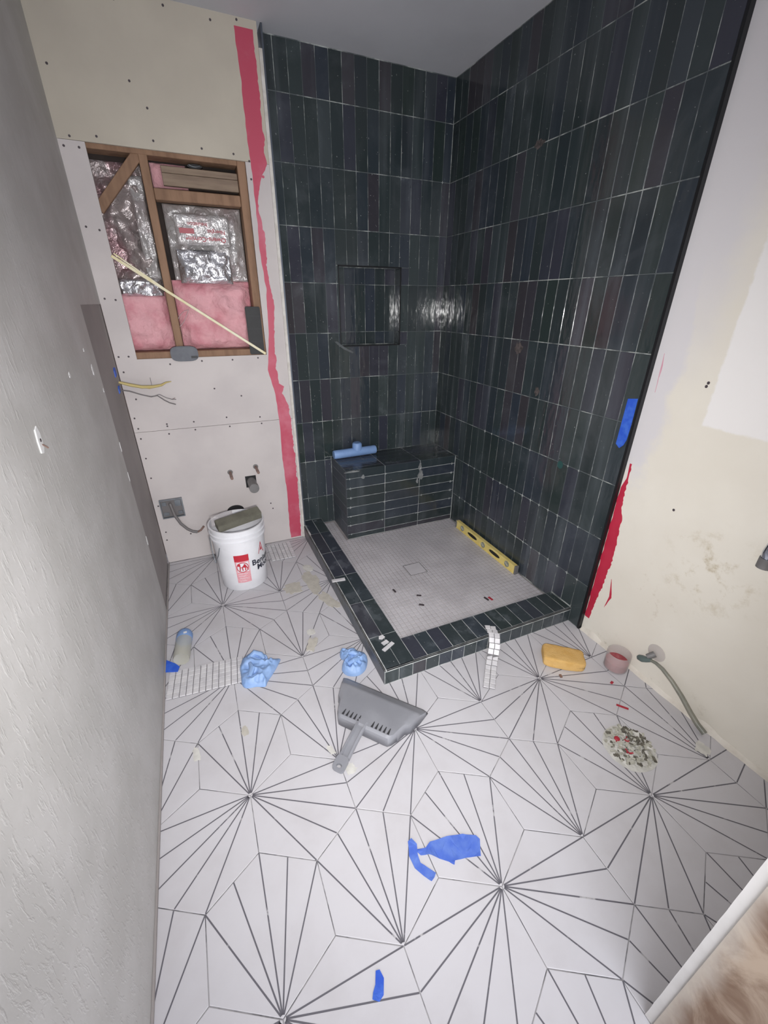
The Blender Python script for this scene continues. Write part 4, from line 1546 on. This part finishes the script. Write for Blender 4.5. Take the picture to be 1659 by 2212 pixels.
# ------------------------------------------------------------------ gloves
def crumpled_cloth(outline, H, seed, freq, rings=26, n=120):
    """a limp crumpled skin: closed outline on the floor, folded surface above it"""
    m = len(outline)
    pts = []
    for k in range(n):                      # closed Catmull-Rom through the outline
        t = k / n * m
        i = int(t)
        f = t - i
        p0, p1, p2, p3 = (Vector(outline[(i + d) % m]) for d in (-1, 0, 1, 2))
        pts.append(0.5 * ((2 * p1) + (p2 - p0) * f + (2 * p0 - 5 * p1 + 4 * p2 - p3) * f * f + (3 * p1 - p0 - 3 * p2 + p3) * f ** 3))
    c = sum(pts, Vector((0, 0))) / n
    V, F = [], []
    for r in range(rings + 1):
        q = r / rings
        for p in pts:
            x, y = c + (p - c) * max(q, 0.002)
            ridge = 1 - abs(noise.noise(Vector((x * freq, y * freq, seed))) * 2.2)
            ridge2 = 1 - abs(noise.noise(Vector((x * freq * 2.3, y * freq * 2.3, seed + 5))) * 2.2)
            z = H * max(0.0, 1 - q ** 5) ** 0.5 * (0.50 + 0.42 * ridge + 0.20 * ridge2)
            V.append((x, y, max(z, 0.0015)))
    for r in range(rings):
        for k in range(n):
            j = (k + 1) % n
            F.append((r * n + k, r * n + j, (r + 1) * n + j, (r + 1) * n + k))
    b0 = len(V)
    V += [(V[rings * n + k][0], V[rings * n + k][1], 0.0006) for k in range(n)]
    for k in range(n):
        j = (k + 1) % n
        F.append((rings * n + k, rings * n + j, b0 + j, b0 + k))
    F.append(tuple(b0 + k for k in range(n))[::-1])
    return V, F


def limp_finger(pts, rad, parent):
    g = MB()
    g.tube(pts, rad, 12)
    g.V = [Vector((v.x, v.y, max(v.z, 0.001))) for v in g.V]
    return g.build('finger', M['glove'], parent, True)


gl = thing('nitrile_glove', 'larger crumpled light blue glove beside the mosaic sheet', 'glove', (0.04, 1.50, 0), 'discarded blue gloves')
V, F = crumpled_cloth([(-0.032, 1.547), (0.002, 1.605), (0.050, 1.600), (0.088, 1.575), (0.096, 1.530), (0.100, 1.508), (0.146, 1.524), (0.124, 1.484), (0.1, 1.451), (0.070, 1.415), (0.055, 1.392), (0.019, 1.406), (-0.02, 1.414), (-0.036, 1.44), (-0.036, 1.492)], 0.040, 3.3, 17)
obj('palm', V, F, M['glove'], gl, True)
limp_finger([(0.010, 1.560, 0.026), (0.040, 1.578, 0.034), (0.066, 1.560, 0.030), (0.078, 1.538, 0.020)], [0.012, 0.014, 0.013, 0.008], gl)
limp_finger([(0.000, 1.450, 0.026), (0.018, 1.485, 0.036), (0.012, 1.525, 0.030)], [0.010, 0.013, 0.008], gl)
gl = thing('nitrile_glove', 'smaller balled-up light blue glove touching the dustpan edge', 'glove', (0.452, 1.372, 0), 'discarded blue gloves')
V, F = crumpled_cloth([(0.416, 1.450), (0.44, 1.458), (0.488, 1.426), (0.522, 1.377), (0.510, 1.335), (0.484, 1.302), (0.445, 1.288), (0.405, 1.306), (0.390, 1.339), (0.400, 1.370), (0.418, 1.390), (0.408, 1.418)], 0.044, 8.9, 19)
obj('palm', V, F, M['glove'], gl, True)
limp_finger([(0.425, 1.350, 0.026), (0.450, 1.345, 0.038), (0.478, 1.352, 0.034)], [0.010, 0.014, 0.009], gl)
limp_finger([(0.440, 1.405, 0.028), (0.462, 1.395, 0.038), (0.485, 1.375, 0.030)], [0.010, 0.013, 0.009], gl)

# ------------------------------------------------------------------ bottle by the left wall
bo = thing('plastic_bottle', 'clear plastic bottle with a light blue band lying by the left wall', 'bottle', (-0.268, 1.76, 0))
R0 = 0.036
T = Matrix.Translation((-0.272, 1.665, R0 + 0.0012)) @ Matrix.Rotation(math.radians(-6), 4, 'Z')


def bot(prof, name, m, smooth=True):
    g = MB()
    g.lathe(prof, (0, 0, 0), 'Y', 32)
    g.V = [T @ v for v in g.V]
    return g.build(name, m, bo, smooth)


bot([(0.0, 0.004), (0.022, 0.004), (0.033, 0.0), (R0, 0.010), (R0, 0.125), (R0 - 0.002, 0.135)], 'body', M['clear_bottle'])
bot([(R0, 0.126), (R0 + 0.0006, 0.128), (R0 + 0.0006, 0.162), (0.034, 0.168), (0.030, 0.178), (0.0, 0.180)], 'blue_band', M['blue_foam'])
g = MB()
g.box(-0.255, -0.240, 1.795, 1.808, 0.0738, 0.0746)
g.build('mark', M['white_paint'], bo)
g = MB()
g.prism([(-0.342, 1.640), (-0.292, 1.622), (-0.284, 1.650), (-0.300, 1.672), (-0.338, 1.706)], lambda u, v, d: (u, v, d), 0.009, 0.0115)
g.V = [Vector((v.x, v.y, v.z + 0.010 * max(0, (v.y - 1.65) / 0.06))) for v in g.V]
tag(g.build('blue_tape', M['blue_tape']), 'scrap of bright blue tape at the corner of the mosaic sheet by the bottle', 'tape')

# ------------------------------------------------------------------ blue tool on the bench
bt_ = thing('blue_tee_fitting', 'light blue tee-shaped plastic piece lying on the bench end', 'fitting', (0.93, 2.62, BZ))
g = MB()
g.tube([(0.782, 2.625, BZ + 0.0315), (0.792, 2.625, BZ + 0.0315), (1.085, 2.635, BZ + 0.0315), (1.092, 2.635, BZ + 0.0315)], [0.027, 0.030, 0.030, 0.027], 28)
g.build('pipe', M['blue_foam'], bt_, True)
g = MB()
g.tube([(0.955, 2.634, BZ + 0.045), (0.955, 2.634, BZ + 0.088), (0.955, 2.634, BZ + 0.096)], [0.034, 0.033, 0.026], 28)
g.build('branch', M['blue_foam'], bt_, True)

# ------------------------------------------------------------------ spirit level
lv = thing('spirit_level', 'yellow spirit level standing on edge against the right shower wall', 'level', (1.574, 1.92, PZ))
LX0, LX1, LY0, LY1, LZ0, LZ1 = 1.560, 1.584, 1.592, 2.250, PZ + 0.0012, PZ + 0.058
g = MB()
g.box(LX0, LX1, LY0 + 0.012, LY1 - 0.012, LZ1 - 0.006, LZ1)
g.box(LX0, LX1, LY0 + 0.012, LY1 - 0.012, LZ0, LZ0 + 0.006)
g.box(LX0 + 0.004, LX1 - 0.004, LY0 + 0.012, LY1 - 0.012, LZ0 + 0.006, LZ1 - 0.006)
g.build('beam', M['level'], lv)
for (a, b) in ((LY0, LY0 + 0.012), (LY1 - 0.012, LY1)):
    g = MB()
    g.box(LX0 - 0.001, LX1 + 0.001, a, b, LZ0 - 0.0004, LZ1 + 0.001)
    bevel(g.build('end_cap', M['grey_pipe'], lv), 0.002, 1)
zc = (LZ0 + LZ1) / 2
for yc in (1.80, 2.045):
    g = MB()
    P = []
    for k in range(20):
        t = 2 * math.pi * k / 20
        P.append((yc + 0.042 * math.copysign(abs(math.cos(t)) ** 0.7, math.cos(t)) + 0.012 * math.cos(t), zc + 0.012 * math.sin(t)))
    g.prism(P, lambda u, v, d: (d, u, v), LX0 + 0.0032, LX0 + 0.006)
    g.build('hand_slot', M['black'], lv)
for yc in (1.675, 1.920, 2.165):
    g = MB()
    g.tube([(LX0 + 0.001, yc, zc), (LX1 - 0.001, yc, zc)], 0.020, 20)
    h = g.build('vial_housing', M['vial'], lv, True)
    g = MB()
    g.tube([(LX0, yc - 0.014, zc - 0.006), (LX0, yc + 0.014, zc + 0.006)], 0.0045, 10)
    g.build('vial', M['clear_bottle'], h, True)

# ------------------------------------------------------------------ sponge
sp = thing('grout_sponge', 'thick yellow sponge on the floor in front of the curb', 'sponge', (1.345, 0.985, 0))
bm = bmesh.new()
bmesh.ops.create_cube(bm, size=1)
bmesh.ops.subdivide_edges(bm, edges=bm.edges, cuts=14, use_grid_fill=True)
Rz = Matrix.Rotation(math.radians(-37), 3, 'Z')
for v in bm.verts:
    p = v.co * 2
    r = 1.0 / (abs(p.x) ** 8 + abs(p.y) ** 8 + abs(p.z) ** 8) ** (1 / 8)
    q = Vector((p.x * r * 0.092, p.y * r * 0.052, p.z * r * 0.027))
    q.z += 0.0285 - 0.006 * (p.x * r) ** 2 * (1 if p.z > 0 else 0) + 0.004 * p.x * (1 if p.z > 0 else 0) * -1
    q.y += 0.008 * (p.x * r) ** 2
    q += q.normalized() * 0.0025 * noise.noise(q * 60)
    q.z = max(q.z, 0.0008)
    v.co = Rz @ q + Vector((1.352, 0.985, 0))
V = [v.co.copy() for v in bm.verts]
F = [tuple(v.index for v in f.verts) for f in bm.faces]
bm.free()
obj('foam', V, F, M['sponge'], sp, True)

# ------------------------------------------------------------------ jar with red contents
ja = thing('plastic_jar', 'clear plastic jar half full of red stuff by the right wall', 'jar', (1.556, 0.868, 0))
JC = (1.556, 0.868, 0)
g = MB()
g.lathe([(0.0, 0.001), (0.046, 0.001), (0.050, 0.006), (0.051, 0.080), (0.050, 0.090), (0.0478, 0.090), (0.0485, 0.080), (0.0475, 0.008), (0.0, 0.005)], JC, 'Z', 40)
g.build('shell', M['clear_plastic'], ja, True)
g = MB()
g.lathe([(0.0, 0.0062), (0.0455, 0.0065), (0.0468, 0.010), (0.0472, 0.044), (0.0, 0.047)], JC, 'Z', 36)
g.build('contents', M['red_content'], ja, True)

# ------------------------------------------------------------------ suction cup with bent bar
su = thing('suction_handle', 'clear suction cup on the right wall holding a bent grey-green bar', 'handle', (1.61, 0.76, 0.157))
g = MB()
g.lathe([(0.0, -0.0005), (0.036, -0.0005), (0.038, -0.002), (0.030, -0.006), (0.014, -0.010), (0.0, -0.010)], (XR, 0.757, 0.166), 'X', 32)
g.build('cup', M['clear_plastic'], su, True)
g = MB()
g.tube([(XR - 0.010, 0.757, 0.162), (XR - 0.022, 0.764, 0.152), (XR - 0.032, 0.772, 0.142)], [0.013, 0.013, 0.011], 14)
g.build('stem', M['grey_pipe'], su, True)
g = MB()
g.tube([(1.585, 0.806, 0.112), (1.583, 0.800, 0.114), (1.582, 0.785, 0.120), (1.583, 0.768, 0.130), (1.585, 0.752, 0.140)], [0.006, 0.012, 0.015, 0.012, 0.008], 14)
g.build('green_end', M['green_end'], su, True)
g = MB()
g.tube([(1.585, 0.756, 0.138), (1.585, 0.730, 0.144), (1.585, 0.700, 0.140), (1.585, 0.651, 0.118), (1.585, 0.600, 0.085), (1.584, 0.553, 0.048), (1.582, 0.515, 0.024), (1.580, 0.482, 0.012)], [0.006, 0.007, 0.008, 0.009, 0.0095, 0.010, 0.0105, 0.011], 12)
g.build('bar', M['hose'], su, True)

# ------------------------------------------------------------------ open toilet drain stuffed with debris
dr = thing('toilet_drain_opening', 'round floor opening stuffed with dusty plastic and tile debris', 'drain', (1.268, 0.562, 0))
OC = (1.268, 0.562)
V, F = [], []
N, K = 48, 9
for r in range(K + 1):
    for k in range(N):
        t = 2 * math.pi * k / N
        rr = 0.092 * r / K * (1 + 0.07 * noise.noise(Vector((math.cos(t) * 2, math.sin(t) * 2, 3))) * (r / K))
        x, y = OC[0] + rr * math.cos(t), OC[1] + rr * math.sin(t)
        h = 0.0015 + (0.010 * noise.turbulence(Vector((x * 40, y * 40, 1)), 3, False) + 0.003) * min(1, (1 - r / K) * 3)
        V.append((x, y, max(h, 0.001)))
for r in range(K):
    for k in range(N):
        j = (k + 1) % N
        F.append((r * N + k, r * N + j, (r + 1) * N + j, (r + 1) * N + k))
n0 = len(V)
V += [(V[K * N + k][0], V[K * N + k][1], 0.0004) for k in range(N)]
for k in range(N):
    j = (k + 1) % N
    F.append((K * N + k, K * N + j, n0 + j, n0 + k))
F.append(tuple(n0 + k for k in range(N))[::-1])
obj('plastic_sheet', V, F, M['thinset_white'], dr)


def chips(n, rmax, m, name, sz, seed):
    rr = random.Random(seed)
    g = MB()
    for _ in range(n):
        a, r = rr.uniform(0, 6.283), rmax * math.sqrt(rr.uniform(0, 1))
        T = Matrix.Translation((OC[0] + r * math.cos(a), OC[1] + r * math.sin(a), 0.011 + rr.uniform(0, 0.006))) @ Matrix.Rotation(rr.uniform(0, 6.28), 4, 'Z') @ Matrix.Rotation(rr.uniform(-0.4, 0.4), 4, 'X')
        s = rr.uniform(0.5, 1.4) * sz
        g.box(-s, s, -s * rr.uniform(0.25, 0.7), s * 0.4, -0.002, 0.002, T=T)
    o = g.build(name, M[m], dr)
    o['kind'] = 'stuff'
    return o


chips(60, 0.082, 'debris_dark', 'dark_chips', 0.008, 1)
chips(90, 0.084, 'debris_pale', 'pale_chips', 0.008, 2)
chips(40, 0.080, 'thinset_white', 'white_chips', 0.008, 3)
chips(5, 0.04, 'red_bit', 'brown_chips', 0.006, 5)
g = MB()
g.tube([(1.243, 0.600, 0.012), (1.243, 0.600, 0.021), (1.243, 0.600, 0.024)], [0.010, 0.010, 0.007], 14)
g.build('red_cap', M['red_bit'], dr, True)

# ------------------------------------------------------------------ tape on floor and tile
def tape(label, pts, m, z=0.0009, wav=0.003, seed=0.0):
    g = MB()
    g.prism(pts, lambda u, v, d: (u, v, z + d), 0, 0.0008)
    bm = bmesh.new()
    me = mesh('blue_tape', g.V, g.F, m)
    bm.from_mesh(me)
    bmesh.ops.triangulate(bm, faces=bm.faces)
    bmesh.ops.subdivide_edges(bm, edges=bm.edges, cuts=3)
    for v in bm.verts:
        v.co.z += wav * max(0, noise.noise(Vector((v.co.x * 35, v.co.y * 35, seed))))
    bmesh.ops.recalc_face_normals(bm, faces=bm.faces)
    bm.to_mesh(me)
    bm.free()
    o = add('blue_tape', me)
    return o


tt = thing('torn_blue_tape', 'torn T-shaped piece of faded blue tape on the floor', 'tape', (0.45, 0.55, 0))
o1 = tape('', [(0.372, 0.590), (0.405, 0.582), (0.425, 0.590), (0.480, 0.583), (0.530, 0.568), (0.566, 0.548), (0.572, 0.535), (0.548, 0.496), (0.505, 0.510), (0.470, 0.517), (0.462, 0.508), (0.452, 0.522), (0.430, 0.540), (0.405, 0.562), (0.382, 0.570)], M['blue_tape_faded'], 0.0012, 0.006, 2.0)
o2 = tape('', [(0.362, 0.618), (0.376, 0.622), (0.384, 0.600), (0.374, 0.575), (0.372, 0.553), (0.388, 0.532), (0.402, 0.513), (0.392, 0.505), (0.380, 0.500), (0.366, 0.520), (0.350, 0.548), (0.348, 0.582), (0.356, 0.600)], M['blue_tape_faded'], 0.0026, 0.005, 7.0)
for o in (o1, o2):
    o.name = 'strip'
    o.parent = tt
    o.matrix_parent_inverse = Matrix.Translation(tt.location).inverted()
o = tape('', [(0.162, 0.398), (0.172, 0.396), (0.176, 0.378), (0.164, 0.352), (0.150, 0.346), (0.136, 0.356), (0.142, 0.366), (0.152, 0.376)], M['blue_tape'], 0.0009, 0.003, 4.0)
tag(o, 'small bright blue tape scrap on the floor nearest the camera', 'tape')
g = MB()
g.prism([(1.184, 1.160), (1.141, 1.168), (1.1395, 1.06), (1.142, 1.00), (1.150, 0.975), (1.166, 0.958), (1.186, 0.972), (1.185, 1.06)], lambda u, v, d: (XT - 0.0012 - d, u, v), 0.0, 0.0009)
tag(g.build('blue_tape', M['blue_tape']), 'long strip of bright blue tape on the edge of the right tiled wall', 'tape')

# ------------------------------------------------------------------ chrome valve on the right wall
va = thing('stop_valve', 'chrome stop valve on the right wall at the picture edge', 'valve', (XR, 0.560, 0.80))
g = MB()
g.lathe([(0.0, -0.0005), (0.028, -0.0005), (0.026, -0.006), (0.010, -0.009), (0.0, -0.009)], (XR, 0.545, 0.80), 'X', 24)
g.build('flange', M['chrome'], va, True)
g = MB()
g.tube([(XR - 0.008, 0.545, 0.80), (XR - 0.05, 0.545, 0.80)], 0.010, 16)
g.build('pipe', M['chrome'], va, True)
g = MB()
g.tube([(XR - 0.040, 0.545, 0.780), (XR - 0.040, 0.545, 0.800), (XR - 0.040, 0.545, 0.845)], [0.017, 0.019, 0.013], 16)
g.build('body', M['chrome'], va, True)
g = MB()
g.tube([(XR - 0.040, 0.545, 0.745), (XR - 0.040, 0.545, 0.780)], 0.020, 16)
g.build('knob', M['grey_pipe'], va, True)

# ------------------------------------------------------------------ scraps on curb, pan and floor
def blob(name, pts, z0, z1, m, label, cat, group=None):
    g = MB()
    g.prism(pts, lambda u, v, d: (u, v, d), z0, z1)
    o = g.build(name, m)
    return tag(o, label, cat, group)


def rect(cx, cy, l, w, a):
    c, s = math.cos(a), math.sin(a)
    return [(cx + c * x - s * y, cy + s * x + c * y) for x, y in ((-l / 2, -w / 2), (l / 2, -w / 2), (l / 2, w / 2), (-l / 2, w / 2))]


cz = CZ + 0.0012
blob('tile_scrap', [(0.592, 1.392), (0.612, 1.396), (0.618, 1.378), (0.600, 1.370), (0.586, 1.378)], cz, cz + 0.004, M['mosaic_white'], 'small rounded white chip farthest back on the curb corner', 'scrap', 'white scraps on the curb')
blob('tile_scrap', rect(0.604, 1.345, 0.032, 0.020, 0.3), cz, cz + 0.004, M['mosaic_white'], 'squarish white chip in the middle of the curb corner scraps', 'scrap', 'white scraps on the curb')
blob('tile_scrap', rect(0.607, 1.316, 0.068, 0.018, 0.45), cz, cz + 0.004, M['mosaic_white'], 'long white tile sliver nearest the front of the curb corner', 'scrap', 'white scraps on the curb')
blob('tile_scrap', rect(0.558, 1.898, 0.075, 0.022, -0.12), cz, cz + 0.005, M['mosaic_white'], 'white tile sliver lying across the left run of the curb', 'scrap', 'white scraps on the curb')
pz = PZ + 0.0008
for (x, y, l, w, a, m, lab) in ((0.832, 1.733, 0.010, 0.030, 0.1, 'dark_bit', 'small dark upright wedge on the mosaic pan nearest the left curb'),
                                (0.940, 1.641, 0.026, 0.009, -0.5, 'dark_bit', 'small dark wedge on the pan below the drain'),
                                (0.915, 1.564, 0.028, 0.010, -0.6, 'dark_bit', 'small dark wedge on the pan closest to the front curb'),
                                (1.268, 1.470, 0.010, 0.032, 0.2, 'dark_bit', 'dark wedge of the pair by the front right of the pan'),
                                (1.290, 1.462, 0.010, 0.030, 0.2, 'red_bit', 'reddish wedge of the pair by the front right of the pan')):
    blob('tile_wedge', rect(x, y, l, w, a), pz, pz + 0.004, M[m], lab, 'wedge', 'plastic wedges on the pan')
blob('red_chip', rect(1.400, 0.700, 0.045, 0.008, -0.9), 0.0008, 0.004, M['red_bit'], 'narrow red sliver on the floor between jar and drain opening', 'scrap')
blob('red_chip', rect(1.466, 0.808, 0.016, 0.010, 0.3), 0.0008, 0.003, M['red_bit'], 'tiny reddish crumb on the floor below the jar', 'scrap')
blob('thinset_crumb', rect(1.283, 0.925, 0.016, 0.010, 1.2), 0.0008, 0.006, M['copper'], 'tiny pinkish crumb touching the front of the sponge', 'scrap')


def scrap_patch(cx, cy, rx, ry, a, seed, m, label, h=0.003):
    rr = random.Random(seed)
    c, s = math.cos(a), math.sin(a)
    pts = []
    for k in range(22):
        t = 2 * math.pi * k / 22
        f = 1 + rr.uniform(-0.22, 0.22)
        x, y = rx * f * math.copysign(abs(math.cos(t)) ** 0.6, math.cos(t)), ry * f * math.copysign(abs(math.sin(t)) ** 0.6, math.sin(t))
        pts.append((cx + c * x - s * y, cy + s * x + c * y))
    return blob('thinset_residue', pts, 0.0006, h, m, label, 'residue', 'dried cement on the floor')


scrap_patch(0.325, 2.045, 0.050, 0.050, 0.2, 1, M['thinset'], 'brownish dried cement patch right of the bucket base')
scrap_patch(0.440, 2.060, 0.040, 0.105, 0.1, 2, M['thinset'], 'grey dried cement patch against the middle of the left curb')
scrap_patch(0.482, 1.862, 0.030, 0.085, 0.35, 3, M['thinset'], 'oblong dried cement slab beside the left curb')
scrap_patch(0.455, 2.215, 0.030, 0.035, 0.1, 4, M['thinset_white'], 'pale dried cement patch at the far end of the left curb')
scrap_patch(0.305, 1.555, 0.022, 0.045, -0.5, 5, M['thinset'], 'small dried cement clump in front of the curb and above the glove', 0.006)
scrap_patch(0.325, 1.645, 0.018, 0.022, 0.2, 6, M['thinset_white'], 'small white cement dab above the dried clump', 0.002)
scrap_patch(0.275, 0.905, 0.020, 0.018, 0.3, 7, M['thinset_white'], 'white cement dab right of the dustpan handle end', 0.002)
scrap_patch(0.232, 1.000, 0.010, 0.022, 0.3, 8, M['thinset_white'], 'white cement dab left of the dustpan handle', 0.002)
scrap_patch(-0.230, 1.180, 0.012, 0.030, 0.1, 9, M['thinset_white'], 'pale cement dab near the left wall', 0.0012)
scrap_patch(-0.053, 1.208, 0.012, 0.022, 0.1, 10, M['thinset'], 'small round beige cement dab in the middle of a floor tile', 0.0012)
scrap_patch(1.520, 0.450, 0.028, 0.022, 0.4, 11, M['thinset_white'], 'white cement dab where the grey-green bar meets the floor', 0.002)

# cement smears and a teal dab left on the shower tiles
def wall_smear(parent, pts, fn, m, name='thinset_smear', th=0.0012):
    g = MB()
    g.prism(pts, fn, -0.001, th)
    return g.build(name, m, parent)


wall_smear(wsb, [(0.842, 1.284), (0.858, 1.286), (0.905, 1.250), (0.966, 1.220), (0.960, 1.211), (0.900, 1.238), (0.860, 1.266)], lambda u, v, d: (u, YT - 0.0024 - d, v), M['glaze_smear'])
wall_smear(wsr, [(1.457 + 0.018 * math.cos(k * math.pi / 7), 0.785 + 0.020 * math.sin(k * math.pi / 7)) for k in range(14)], lambda u, v, d: (XT - 0.0004 - d, u, v), M['teal_dab'], 'teal_dab', 0.0006)
